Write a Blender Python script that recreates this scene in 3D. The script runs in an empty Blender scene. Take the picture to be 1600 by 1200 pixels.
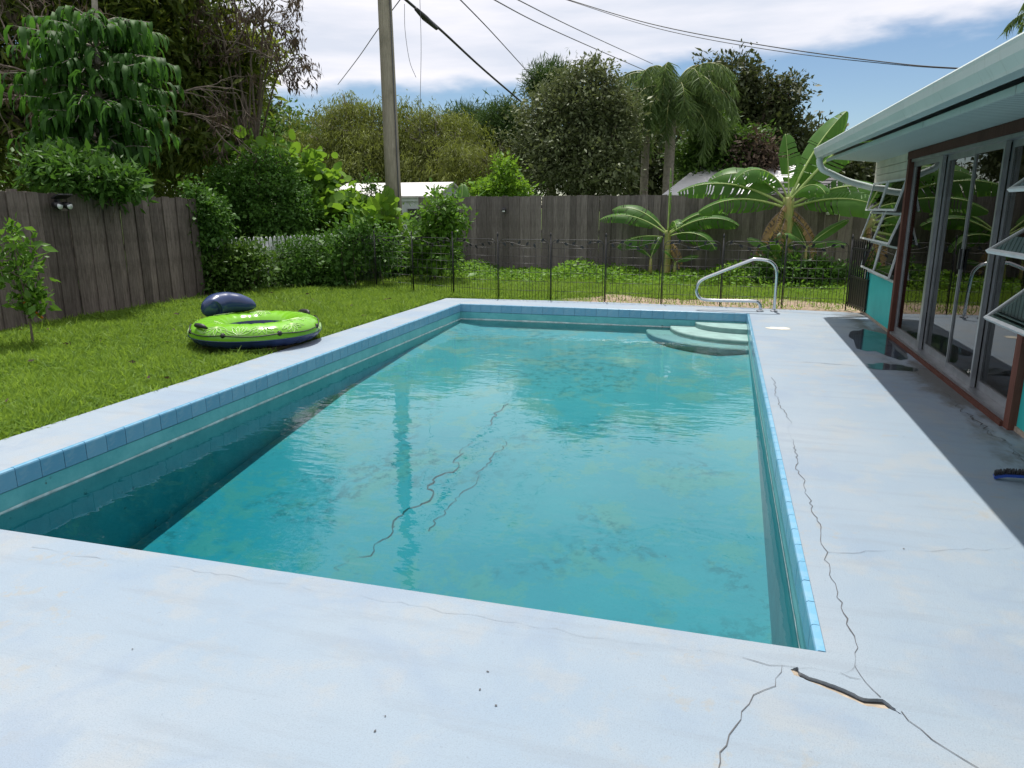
import bpy, bmesh, math, random
import numpy as np
from mathutils import Vector, Matrix
R = math.radians
sc = bpy.context.scene
col = sc.collection
# ------------------------------------------------------------------ camera
FPX, CX, CY, H = 1133.0, 800.0, 600.0, 1.53      # focal length and centre in photo pixels, eye height
M = np.array([[0.96157156, 0.06163429, -0.2675469], [0.27453175, -0.22836425, 0.9340675], [-0.00352756, -0.97162286, -0.23650914]])
cam_data = bpy.data.cameras.new('camera')
cam = bpy.data.objects.new('camera', cam_data); col.objects.link(cam)
cam_data.sensor_width = 36; cam_data.lens = FPX / 1600 * 36
cam_data.clip_start = 0.05; cam_data.clip_end = 2000
mw = Matrix.Identity(4)
for i in range(3):
    mw[i][0] = M[i][0]; mw[i][1] = -M[i][1]; mw[i][2] = -M[i][2]
mw[2][3] = H
cam.matrix_world = mw
sc.camera = cam
# ------------------------------------------------------------------ sun and sky
SUN_DIR = Vector((-0.23, 0.85, 2.27)).normalized()      # towards the sun
sun_d = bpy.data.lights.new('sun', 'SUN'); sun_d.energy = 3.9; sun_d.angle = R(0.53); sun_d.color = (1.0, 0.96, 0.89)
sun = bpy.data.objects.new('sun', sun_d); col.objects.link(sun)
sun.rotation_euler = SUN_DIR.to_track_quat('Z', 'Y').to_euler()
sun.location = (0, 20, 40)
w = bpy.data.worlds.new('World'); sc.world = w; w.use_nodes = True
nt = w.node_tree; nt.nodes.clear()
def nd(t, **kw):
    n = nt.nodes.new(t)
    for k, v in kw.items():
        if k.startswith('i_'):
            n.inputs[k[2:].replace('_', ' ')].default_value = v
        else: setattr(n, k, v)
    return n
def wl(a, b): nt.links.new(a, b)
sky = nd('ShaderNodeTexSky', sky_type='NISHITA'); sky.sun_disc = False
sky.sun_elevation = math.asin(SUN_DIR.z); sky.sun_rotation = math.atan2(SUN_DIR.x, SUN_DIR.y)
sky.air_density = 1.0; sky.dust_density = 0.05; sky.ozone_density = 4.0
bsky = nd('ShaderNodeBackground'); bsky.inputs['Strength'].default_value = 0.07
wl(sky.outputs[0], bsky.inputs['Color'])
tc = nd('ShaderNodeTexCoord'); sep = nd('ShaderNodeSeparateXYZ'); wl(tc.outputs['Generated'], sep.inputs[0])
mp = nd('ShaderNodeMapping'); mp.inputs['Scale'].default_value = (1.0, 1.0, 3.2); mp.inputs['Location'].default_value = (0.37, 0.2, 0.13)
wl(tc.outputs['Generated'], mp.inputs[0])
n1 = nd('ShaderNodeTexNoise'); n1.inputs['Scale'].default_value = 2.1; n1.inputs['Detail'].default_value = 7; n1.inputs['Roughness'].default_value = 0.52
wl(mp.outputs[0], n1.inputs['Vector'])
ma = nd('ShaderNodeMath', operation='MULTIPLY_ADD'); ma.inputs[1].default_value = 0.42; ma.inputs[2].default_value = -0.21
wl(n1.outputs['Fac'], ma.inputs[0])
ad = nd('ShaderNodeMath', operation='ADD'); wl(ma.outputs[0], ad.inputs[0]); wl(sep.outputs['Z'], ad.inputs[1])
mr = nd('ShaderNodeMapRange', interpolation_type='SMOOTHSTEP'); mr.inputs['From Min'].default_value = 0.135; mr.inputs['From Max'].default_value = 0.185
wl(ad.outputs[0], mr.inputs['Value'])
n2 = nd('ShaderNodeTexNoise'); n2.inputs['Scale'].default_value = 3.2; n2.inputs['Detail'].default_value = 8; n2.inputs['Roughness'].default_value = 0.55
mp2 = nd('ShaderNodeMapping'); mp2.inputs['Scale'].default_value = (0.8, 0.8, 5.5); wl(tc.outputs['Generated'], mp2.inputs[0]); wl(mp2.outputs[0], n2.inputs['Vector'])
cr = nd('ShaderNodeValToRGB'); wl(n2.outputs['Fac'], cr.inputs[0])
cr.color_ramp.elements[0].position = 0.33; cr.color_ramp.elements[0].color = (0.62, 0.66, 0.755, 1)
cr.color_ramp.elements[1].position = 0.56; cr.color_ramp.elements[1].color = (0.83, 0.82, 0.87, 1)
bcl = nd('ShaderNodeBackground'); bcl.inputs['Strength'].default_value = 0.86; wl(cr.outputs[0], bcl.inputs['Color'])
mx = nd('ShaderNodeMixShader'); wl(mr.outputs[0], mx.inputs[0]); wl(bsky.outputs[0], mx.inputs[1]); wl(bcl.outputs[0], mx.inputs[2])
wo = nd('ShaderNodeOutputWorld'); wl(mx.outputs[0], wo.inputs['Surface'])
vs = sc.view_settings; vs.view_transform = 'Standard'; vs.look = 'None'; vs.exposure = 0.50; vs.gamma = 1.0; vs.use_curve_mapping = False
sc.render.engine = 'CYCLES'
sc.cycles.max_bounces = 8; sc.cycles.transparent_max_bounces = 16
sc.cycles.caustics_reflective = False; sc.cycles.caustics_refractive = False

# ------------------------------------------------------------------ photo pixel -> place
def ray(px, py): return M @ np.array([px - CX, py - CY, FPX])
def G(px, py, z=0.0):
    r = ray(px, py); q = r * ((z - H) / r[2]); return Vector((q[0], q[1], z))
def AY(px, py, Y):
    r = ray(px, py); q = r * (Y / r[1]); return Vector((q[0], q[1], q[2] + H))
def AX(px, py, X):
    r = ray(px, py); q = r * (X / r[0]); return Vector((q[0], q[1], q[2] + H))
def dist(v): return float(M[0][2] * v[0] + M[1][2] * v[1] + M[2][2] * (v[2] - H))
def BL(px, py, rx, ry, Y, rd=None):
    c = AY(px, py, Y); s = dist(c) / FPX
    return (c.x, c.y, c.z, rx * s, (rd if rd else rx) * s, ry * s)

# ------------------------------------------------------------------ materials
class NT:
    def __init__(self, name):
        self.m = bpy.data.materials.new(name); self.m.use_nodes = True
        self.t = self.m.node_tree; self.t.nodes.clear()
        self.out = self.t.nodes.new('ShaderNodeOutputMaterial')
    def n(self, t, props=None, **ins):
        n = self.t.nodes.new(t)
        if props:
            for k, v in props.items(): setattr(n, k, v)
        for k, v in ins.items():
            k = k.replace('_', ' ')
            if k.startswith('i '): s = n.inputs[int(k[2:])]
            else: s = n.inputs[k]
            if hasattr(v, 'is_output') or isinstance(v, bpy.types.NodeSocket): self.t.links.new(v, s)
            else: s.default_value = v
        return n
    def coord(self, kind='Object', scale=(1, 1, 1), loc=(0, 0, 0)):
        c = self.n('ShaderNodeTexCoord'); mp = self.n('ShaderNodeMapping', Vector=c.outputs[kind], Scale=scale, Location=loc)
        return mp.outputs[0]
    def noise(self, vec, scale, detail=4, rough=0.55, dist=0.0):
        return self.n('ShaderNodeTexNoise', Vector=vec, Scale=scale, Detail=detail, Roughness=rough, Distortion=dist).outputs['Fac']
    def ramp(self, fac, stops):
        r = self.n('ShaderNodeValToRGB', Fac=fac); cr = r.color_ramp
        while len(cr.elements) < len(stops): cr.elements.new(0.5)
        for e, (p, c) in zip(cr.elements, stops):
            e.position = p; e.color = (*c, 1) if len(c) == 3 else c
        return r.outputs[0]
    def step(self, v, a, b):
        return self.n('ShaderNodeMapRange', {'interpolation_type': 'SMOOTHSTEP'}, Value=v, From_Min=a, From_Max=b).outputs[0]
    def math(self, op, a, b=0.0):
        return self.n('ShaderNodeMath', {'operation': op}, i_0=a, i_1=b).outputs[0]
    def mix(self, fac, a, b, blend='MIX'):
        m = self.n('ShaderNodeMix', {'data_type': 'RGBA', 'blend_type': blend})
        for k, v in ((0, fac), (6, a), (7, b)):
            if isinstance(v, bpy.types.NodeSocket): self.t.links.new(v, m.inputs[k])
            else: m.inputs[k].default_value = v if not isinstance(v, tuple) or len(v) == 4 else (*v, 1)
        return m.outputs[2]
    def bump(self, h, strength=0.3, distance=0.01, normal=None):
        b = self.n('ShaderNodeBump', Height=h, Strength=strength, Distance=distance)
        if normal: self.t.links.new(normal, b.inputs['Normal'])
        return b.outputs[0]
    def pbr(self, color, rough=0.6, normal=None, metal=0.0, spec=0.5):
        p = self.n('ShaderNodeBsdfPrincipled', Roughness=rough, Metallic=metal)
        p.inputs['Specular IOR Level'].default_value = spec
        if isinstance(color, bpy.types.NodeSocket): self.t.links.new(color, p.inputs['Base Color'])
        else: p.inputs['Base Color'].default_value = (*color, 1)
        if normal: self.t.links.new(normal, p.inputs['Normal'])
        return p.outputs[0]
    def done(self, shader):
        self.t.links.new(shader, self.out.inputs['Surface']); return self.m
    def rnd(self): return self.n('ShaderNodeObjectInfo').outputs['Random']
    def attr(self, name='tint'): return self.n('ShaderNodeAttribute', {'attribute_name': name}).outputs['Fac']

def simple(name, c, rough=0.5, metal=0.0, var=0.18, scale=8.0, bump=0.0, spec=0.5):
    k = NT(name); v = k.coord('Object'); f = k.noise(v, scale, 5)
    d = tuple(x * (1 - var) for x in c); l = tuple(min(1, x * (1 + var)) for x in c)
    nb = k.bump(k.noise(v, scale * 6, 3), bump, 0.01) if bump else None
    return k.done(k.pbr(k.ramp(f, [(0.3, d), (0.7, l)]), rough, nb, metal, spec))

def leafmat(name, dark, mid, light, trans=0.3, rough=0.45, tcol=None):
    k = NT(name); a = k.attr()
    c = k.ramp(a, [(0.0, dark), (0.55, mid), (1.0, light)])
    n = k.noise(k.coord('Object'), 3.0, 2)
    c = k.mix(0.35, c, k.ramp(n, [(0.3, tuple(x * 0.6 for x in mid)), (0.7, light)]))
    p = k.pbr(c, rough + 0.08, None, 0, 0.22)
    t = k.n('ShaderNodeBsdfTranslucent')
    tc_ = k.mix(0.5, c, tcol if tcol else (light[0] * 1.3, light[1] * 1.35, light[2] * 0.8))
    k.t.links.new(tc_, t.inputs['Color'])
    s = k.n('ShaderNodeMixShader', i_0=trans); k.t.links.new(p, s.inputs[1]); k.t.links.new(t.outputs[0], s.inputs[2])
    return k.done(s.outputs[0])

def glassmat(name, tint, ior=1.5, extra=0.0, rough=0.0, ngain=0.0):
    k = NT(name); tr = k.n('ShaderNodeBsdfTransparent', Color=(*tint, 1))
    gl = k.n('ShaderNodeBsdfGlossy', Color=(1, 1, 1, 1), Roughness=rough)
    fr = k.n('ShaderNodeFresnel', IOR=ior).outputs[0]
    f = k.math('ADD', fr, extra)
    s = k.n('ShaderNodeMixShader', i_0=f); k.t.links.new(tr.outputs[0], s.inputs[1]); k.t.links.new(gl.outputs[0], s.inputs[2])
    return k.done(s.outputs[0])

MT = {}
# deck paint
k = NT('deck_paint'); v = k.coord('Object')
a = k.noise(v, 0.55, 6, 0.6); b = k.noise(v, 2.7, 6, 0.65); c_ = k.noise(v, 180, 3, 0.7)
base = k.ramp(a, [(0.34, (0.215, 0.285, 0.362)), (0.5, (0.245, 0.305, 0.366)), (0.66, (0.28, 0.325, 0.37))])
base = k.mix(k.math('MULTIPLY', k.step(b, 0.50, 0.62), 0.34), base, (0.32, 0.32, 0.305))
base = k.mix(k.math('MULTIPLY', k.step(k.noise(v, 1.3, 5, 0.6, 0.6), 0.50, 0.64), 0.4), base, (0.185, 0.25, 0.345))
base = k.mix(k.math('MULTIPLY', k.step(k.noise(v, 55, 2, 0.5), 0.70, 0.76), 0.5), base, (0.17, 0.20, 0.24))
base = k.mix(k.math('MULTIPLY', k.step(c_, 0.48, 0.66), 0.45), base, (0.19, 0.225, 0.27))
sr = k.noise(k.coord('Object', (0.35, 3.0, 1)), 3.0, 6, 0.65)
base = k.mix(k.math('MULTIPLY', k.step(sr, 0.50, 0.66), 0.3), base, (0.20, 0.235, 0.275))
st2 = k.math('MULTIPLY', k.step(k.noise(v, 7.5, 5, 0.7, 0.4), 0.56, 0.66), k.step(k.noise(v, 0.8, 3, 0.5), 0.46, 0.60))
base = k.mix(k.math('MULTIPLY', st2, 0.4), base, (0.30, 0.27, 0.21))
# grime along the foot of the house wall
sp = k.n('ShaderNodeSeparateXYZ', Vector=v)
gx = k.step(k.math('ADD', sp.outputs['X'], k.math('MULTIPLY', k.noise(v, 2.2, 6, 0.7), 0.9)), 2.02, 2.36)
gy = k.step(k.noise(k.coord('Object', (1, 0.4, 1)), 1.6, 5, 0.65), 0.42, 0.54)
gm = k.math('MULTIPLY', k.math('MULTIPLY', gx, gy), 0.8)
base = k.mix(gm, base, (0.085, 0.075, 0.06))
nb = k.bump(c_, 0.5, 0.005); nb = k.bump(k.noise(v, 35, 4, 0.6), 0.25, 0.008, nb)
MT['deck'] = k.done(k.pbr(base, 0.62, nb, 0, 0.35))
MT['crack'] = simple('crack_dark', (0.085, 0.088, 0.095), 0.9)
MT['crack_faint'] = simple('crack_faint', (0.20, 0.23, 0.27), 0.9)
MT['concrete_raw'] = simple('raw_concrete', (0.36, 0.30, 0.235), 0.9, 0, 0.25, 30, 0.5)
MT['gap_dark'] = simple('gap_dark', (0.012, 0.011, 0.01), 1.0)
# tiles
k = NT('pool_tile'); r_ = k.rnd(); v = k.coord('Object')
cc = k.ramp(r_, [(0.0, (0.13, 0.325, 0.485)), (0.5, (0.15, 0.35, 0.51)), (1.0, (0.175, 0.375, 0.53))])
cc = k.mix(k.math('MULTIPLY', k.step(k.noise(k.coord('Object', (1, 1, 2)), 14, 5, 0.65), 0.48, 0.66), 0.25), cc, (0.34, 0.46, 0.53))
MT['tile'] = k.done(k.pbr(cc, 0.22, k.bump(k.noise(v, 20, 3), 0.12, 0.004), 0, 0.5))
MT['grout'] = simple('grout', (0.13, 0.28, 0.38), 0.8)
# plaster
k = NT('pool_plaster'); v = k.coord('Object')
f1 = k.noise(v, 0.5, 5, 0.6); f2 = k.noise(v, 2.3, 7, 0.7); f3 = k.noise(v, 9, 6, 0.75); f4 = k.noise(v, 0.62, 5, 0.65, 0.8)
cc = k.ramp(f1, [(0.36, (0.15, 0.33, 0.355)), (0.64, (0.21, 0.385, 0.39))])
cc = k.mix(k.math('MULTIPLY', k.step(f2, 0.48, 0.60), 0.7), cc, (0.40, 0.37, 0.29))
dk = k.math('MULTIPLY', k.step(f3, 0.47, 0.60), k.step(f4, 0.48, 0.60))
cc = k.mix(k.math('MULTIPLY', dk, 0.62), cc, (0.07, 0.165, 0.165))
cc = k.mix(k.math('MULTIPLY', k.step(k.noise(v, 60, 3, 0.6), 0.5, 0.72), 0.35), cc, (0.13, 0.29, 0.31))
MT['plaster'] = k.done(k.pbr(cc, 0.7, k.bump(f3, 0.3, 0.01), 0, 0.2))
k = NT('pool_wall_paint'); v = k.coord('Object')
cc = k.ramp(k.noise(v, 3.5, 6, 0.7), [(0.35, (0.10, 0.39, 0.42)), (0.65, (0.17, 0.50, 0.52))])
cc = k.mix(k.math('MULTIPLY', k.step(k.noise(v, 8, 5, 0.7), 0.64, 0.72), 0.8), cc, (0.05, 0.09, 0.08))
MT['wallpaint'] = k.done(k.pbr(cc, 0.6, k.bump(k.noise(v, 40, 3), 0.2, 0.005), 0, 0.3))
MT['scum'] = simple('waterline_scum', (0.62, 0.70, 0.70), 0.7, 0, 0.3, 12)
MT['step'] = simple('step_plaster', (0.19, 0.315, 0.295), 0.7, 0, 0.2, 5, 0.2)
# water
k = NT('pool_water'); v = k.coord('Object', (1, 1.5, 1))
nz = k.noise(v, 2.6, 3, 0.5, 0.4)
nz2 = k.noise(k.coord('Object', (0.8, 2.6, 1)), 6.5, 2, 0.5)
ptch = k.step(k.noise(k.coord('Object', (1, 1, 1), (3.1, 0, 0)), 0.35, 2), 0.40, 0.62)
hgt = k.math('ADD', k.math('MULTIPLY', nz, 0.55), k.math('MULTIPLY', k.math('MULTIPLY', nz2, ptch), 0.35))
bn = k.bump(hgt, 0.55, 0.015)
fr = k.n('ShaderNodeFresnel', IOR=1.36, Normal=bn).outputs[0]
tr = k.n('ShaderNodeBsdfTransparent', Color=(0.96, 1, 1, 1)); gl = k.n('ShaderNodeBsdfGlossy', Color=(1, 1, 1, 1), Roughness=0.0, Normal=bn)
s = k.n('ShaderNodeMixShader', i_0=fr); k.t.links.new(tr.outputs[0], s.inputs[1]); k.t.links.new(gl.outputs[0], s.inputs[2])
va = k.n('ShaderNodeVolumeAbsorption', Color=(0.05, 0.73, 0.80, 1), Density=1.25)
k.t.links.new(va.outputs[0], k.out.inputs['Volume'])
MT['water'] = k.done(s.outputs[0])
k = NT('puddle_film'); v = k.coord('Object')
bn = k.bump(k.noise(v, 3, 2), 0.1, 0.004)
fr = k.n('ShaderNodeFresnel', IOR=1.33, Normal=bn).outputs[0]
tr = k.n('ShaderNodeBsdfTransparent', Color=(0.70, 0.74, 0.78, 1)); gl = k.n('ShaderNodeBsdfGlossy', Color=(1, 1, 1, 1), Roughness=0.06, Normal=bn)
s = k.n('ShaderNodeMixShader', i_0=fr); k.t.links.new(tr.outputs[0], s.inputs[1]); k.t.links.new(gl.outputs[0], s.inputs[2])
MT['puddle'] = k.done(s.outputs[0])
# ground
k = NT('ground_soil'); v = k.coord('Object')
f1 = k.noise(v, 1.2, 6, 0.65); f2 = k.noise(v, 14, 5, 0.7); sp = k.n('ShaderNodeSeparateXYZ', Vector=v)
soil = k.ramp(f2, [(0.3, (0.10, 0.085, 0.045)), (0.7, (0.20, 0.17, 0.10))])
grn = k.ramp(f2, [(0.3, (0.035, 0.075, 0.012)), (0.7, (0.075, 0.14, 0.022))])
cc = k.mix(k.step(f1, 0.36, 0.52), soil, grn)
sand = k.ramp(f2, [(0.35, (0.20, 0.15, 0.105)), (0.65, (0.36, 0.285, 0.215))])
yb = k.math('ADD', sp.outputs['Y'], k.math('MULTIPLY', k.noise(v, 1.5, 4), 1.2))
xb = k.math('ADD', sp.outputs['X'], k.math('MULTIPLY', k.noise(v, 1.1, 4), 1.5))
msk = k.math('MULTIPLY', k.math('SUBTRACT', 1.0, k.step(yb, 13.7, 14.1)), k.step(xb, -2.0, -1.2))
msk = k.math('MULTIPLY', msk, k.step(sp.outputs['Y'], 11.0, 11.3))
cc = k.mix(msk, cc, sand)
MT['ground'] = k.done(k.pbr(cc, 0.95, k.bump(f2, 0.6, 0.03), 0, 0.1))
# woods and metals
def wood(name, d, l, moss=0.3):
    k = NT(name); v = k.coord('Object', (1, 1, 0.07)); r_ = k.rnd()
    v2 = k.n('ShaderNodeVectorMath', {'operation': 'ADD'}, i_0=v)
    cmb = k.n('ShaderNodeCombineXYZ', X=k.math('MULTIPLY', r_, 37.0), Y=k.math('MULTIPLY', r_, 11.0), Z=k.math('MULTIPLY', r_, 5.0))
    k.t.links.new(cmb.outputs[0], v2.inputs[1]); vv = v2.outputs[0]
    g1 = k.noise(vv, 45, 5, 0.7); g2 = k.noise(k.coord('Object'), 3.0, 5, 0.65)
    c = k.ramp(g1, [(0.25, d), (0.75, l)])
    c = k.mix(k.math('MULTIPLY', k.step(g2, 0.45, 0.7), moss), c, (d[0] * 0.45, d[1] * 0.5, d[2] * 0.45))
    b = k.n('ShaderNodeHueSaturation', Value=k.n('ShaderNodeMapRange', Value=r_, To_Min=0.68, To_Max=1.3).outputs[0])
    k.t.links.new(c, b.inputs['Color'])
    return k.done(k.pbr(b.outputs[0], 0.85, k.bump(g1, 0.5, 0.006), 0, 0.2))
MT['fence'] = wood('weathered_fence_wood', (0.095, 0.082, 0.074), (0.235, 0.212, 0.197))
MT['fence_dark'] = wood('old_fence_wood', (0.06, 0.048, 0.040), (0.20, 0.168, 0.148), 0.5)
MT['pole'] = wood('utility_pole_wood', (0.17, 0.15, 0.115), (0.33, 0.295, 0.235), 0.3)
MT['brownwood'] = wood('red_brown_painted_wood', (0.085, 0.035, 0.026), (0.16, 0.068, 0.05), 0.3)
MT['white_picket'] = simple('white_picket_paint', (0.72, 0.73, 0.74), 0.5, 0, 0.1, 6)
MT['black_metal'] = simple('black_painted_metal', (0.012, 0.012, 0.014), 0.45, 0.0, 0.2, 10)
MT['steel'] = simple('stainless_tube', (0.62, 0.63, 0.64), 0.16, 1.0, 0.05, 4)
MT['alu'] = simple('dull_aluminium', (0.36, 0.37, 0.39), 0.38, 0.75, 0.12, 9)
MT['alu_white'] = simple('white_aluminium', (0.62, 0.64, 0.64), 0.4, 0.1, 0.1, 9)
k = NT('gutter_paint'); v = k.coord('Object', (1, 1.0, 1)); 
cc = k.ramp(k.noise(v, 2, 4), [(0.3, (0.50, 0.57, 0.555)), (0.7, (0.57, 0.63, 0.61))])
st = k.step(k.noise(k.coord('Object', (2, 9, 0.6)), 4.0, 6, 0.75), 0.55, 0.74)
cc = k.mix(k.math('MULTIPLY', st, 0.4), cc, (0.20, 0.22, 0.17))
MT['gutter'] = k.done(k.pbr(cc, 0.4, None, 0, 0.5))
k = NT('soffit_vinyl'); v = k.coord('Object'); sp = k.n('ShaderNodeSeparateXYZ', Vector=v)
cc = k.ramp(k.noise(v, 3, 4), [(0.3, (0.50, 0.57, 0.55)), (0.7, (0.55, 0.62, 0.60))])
cc = k.mix(k.math('MULTIPLY', k.step(k.math('ABSOLUTE', sp.outputs['Y']), 0.028, 0.040), 0.55), cc, (0.16, 0.20, 0.19))  # groove shade painted into the colour along both edges of each board
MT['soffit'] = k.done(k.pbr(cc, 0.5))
k = NT('teal_wall_paint'); v = k.coord('Object')
cc = k.ramp(k.noise(v, 3, 5), [(0.3, (0.025, 0.42, 0.40)), (0.7, (0.04, 0.50, 0.47))])
cc = k.mix(k.math('MULTIPLY', k.step(k.noise(v, 22, 5, 0.7), 0.66, 0.72), 0.7), cc, (0.30, 0.30, 0.26))
MT['teal'] = k.done(k.pbr(cc, 0.55, k.bump(k.noise(v, 60, 3), 0.3, 0.004), 0, 0.4))
MT['siding'] = simple('cream_siding', (0.55, 0.53, 0.44), 0.6, 0, 0.12, 4)
MT['glass'] = glassmat('dark_door_glass', (0.34, 0.36, 0.36), 1.5, 0.0)
MT['glass_clear'] = glassmat('window_glass', (0.55, 0.66, 0.63), 1.5, 0.16)
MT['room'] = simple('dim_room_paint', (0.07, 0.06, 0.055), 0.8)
MT['roofing'] = simple('shingle_roof', (0.30, 0.29, 0.28), 0.9, 0, 0.25, 12, 0.4)
MT['roof_white'] = simple('white_roof_coating', (0.78, 0.77, 0.77), 0.7, 0, 0.1, 2)
MT['shed_white'] = simple('shed_white_metal', (0.58, 0.62, 0.66), 0.5, 0, 0.08, 3)
MT['shed_roof'] = simple('shed_roof_metal', (0.60, 0.58, 0.57), 0.6, 0, 0.12, 3)
MT['house_far'] = simple('far_house_wall', (0.34, 0.30, 0.27), 0.8)
MT['shingle_dark'] = wood('dark_shingle', (0.06, 0.058, 0.062), (0.15, 0.145, 0.15), 0.3)
MT['window_dark'] = simple('dark_window', (0.03, 0.035, 0.04), 0.1)
MT['bark'] = simple('tree_bark', (0.13, 0.105, 0.08), 0.95, 0, 0.4, 12, 0.6)
MT['bark_pale'] = simple('pale_bark', (0.27, 0.24, 0.20), 0.9, 0, 0.3, 10, 0.5)
MT['twig'] = simple('dry_twig', (0.16, 0.125, 0.10), 0.9, 0, 0.3, 10)
MT['vine_green'] = simple('float_green_vinyl', (0.16, 0.40, 0.022), 0.22, 0, 0.06, 3)
MT['navy'] = simple('navy_vinyl', (0.022, 0.040, 0.115), 0.25, 0, 0.1, 3)
MT['white_print'] = simple('white_print', (0.46, 0.66, 0.27), 0.35, 0, 0.05)
MT['black_rubber'] = simple('black_rubber', (0.012, 0.012, 0.013), 0.5)
MT['orange'] = simple('orange_plastic', (0.75, 0.22, 0.03), 0.5)
MT['blue_plastic'] = simple('blue_plastic', (0.02, 0.06, 0.30), 0.35)
MT['bristle'] = simple('dark_bristle', (0.035, 0.035, 0.04), 0.9)
MT['cable'] = simple('black_cable', (0.02, 0.02, 0.022), 0.6)
MT['cable_grey'] = simple('grey_cable', (0.10, 0.10, 0.11), 0.6)
MT['chip'] = simple('cream_worn_patch', (0.62, 0.59, 0.50), 0.8, 0, 0.2, 15)
# foliage (linear base colours)
LM = {}
LM['lawn'] = leafmat('lawn_grass', (0.05, 0.115, 0.015), (0.135, 0.255, 0.03), (0.27, 0.38, 0.06), 0.42, 0.5)
LM['weed'] = leafmat('weed_leaf', (0.05, 0.13, 0.015), (0.11, 0.24, 0.026), (0.2, 0.35, 0.045), 0.38)
LM['mango'] = leafmat('mango_leaf', (0.018, 0.042, 0.009), (0.055, 0.10, 0.018), (0.19, 0.22, 0.038), 0.3)
LM['mango_tip'] = leafmat('mango_tip_leaf', (0.03, 0.06, 0.010), (0.095, 0.15, 0.022), (0.27, 0.31, 0.045), 0.36)
LM['droop'] = leafmat('long_drooping_leaf', (0.016, 0.055, 0.011), (0.036, 0.105, 0.018), (0.08, 0.20, 0.03), 0.42, 0.5)
LM['dead'] = leafmat('dead_leaf', (0.03, 0.022, 0.018), (0.065, 0.047, 0.036), (0.12, 0.085, 0.06), 0.15, 0.8)
LM['vine'] = leafmat('small_vine_leaf', (0.022, 0.07, 0.014), (0.055, 0.14, 0.024), (0.11, 0.23, 0.035), 0.3)
LM['hedge'] = leafmat('hedge_leaf', (0.02, 0.06, 0.012), (0.05, 0.125, 0.02), (0.10, 0.21, 0.035), 0.3)
LM['grape'] = leafmat('sea_grape_leaf', (0.05, 0.13, 0.015), (0.10, 0.23, 0.025), (0.22, 0.36, 0.04), 0.45, 0.4)
LM['weep'] = leafmat('weeping_tree_leaf', (0.05, 0.05, 0.028), (0.10, 0.125, 0.032), (0.22, 0.255, 0.05), 0.3, 0.6)
LM['oak'] = leafmat('grey_green_oak_leaf', (0.045, 0.066, 0.028), (0.105, 0.135, 0.06), (0.19, 0.215, 0.105), 0.2, 0.45)
LM['darkoak'] = leafmat('dark_oak_leaf', (0.02, 0.03, 0.012), (0.046, 0.064, 0.024), (0.10, 0.115, 0.046), 0.2)
LM['pine'] = leafmat('pine_needle', (0.02, 0.046, 0.014), (0.046, 0.092, 0.026), (0.09, 0.15, 0.042), 0.2, 0.6)
LM['palm'] = leafmat('palm_frond', (0.036, 0.072, 0.024), (0.08, 0.14, 0.042), (0.15, 0.22, 0.075), 0.36)
LM['flush'] = leafmat('mixed_green_leaf', (0.025, 0.06, 0.012), (0.055, 0.125, 0.02), (0.12, 0.21, 0.035), 0.25)
LM['banana'] = leafmat('banana_leaf', (0.042, 0.125, 0.024), (0.07, 0.175, 0.032), (0.12, 0.25, 0.045), 0.46, 0.35, (0.22, 0.45, 0.04))
LM['banana_dry'] = leafmat('dry_banana_leaf', (0.14, 0.09, 0.045), (0.28, 0.19, 0.09), (0.42, 0.32, 0.15), 0.25, 0.8)
LM['citrus'] = leafmat('citrus_leaf', (0.035, 0.10, 0.012), (0.075, 0.18, 0.02), (0.16, 0.30, 0.04), 0.32, 0.35)
k = NT('banana_stalk'); v = k.coord('Object', (1, 1, 0.2))
MT['stalk'] = k.done(k.pbr(k.ramp(k.noise(v, 14, 4), [(0.35, (0.16, 0.24, 0.05)), (0.6, (0.34, 0.30, 0.10)), (0.8, (0.22, 0.13, 0.06))]), 0.5))
MT['midrib'] = simple('banana_midrib', (0.30, 0.40, 0.12), 0.45, 0, 0.15, 6)

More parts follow.
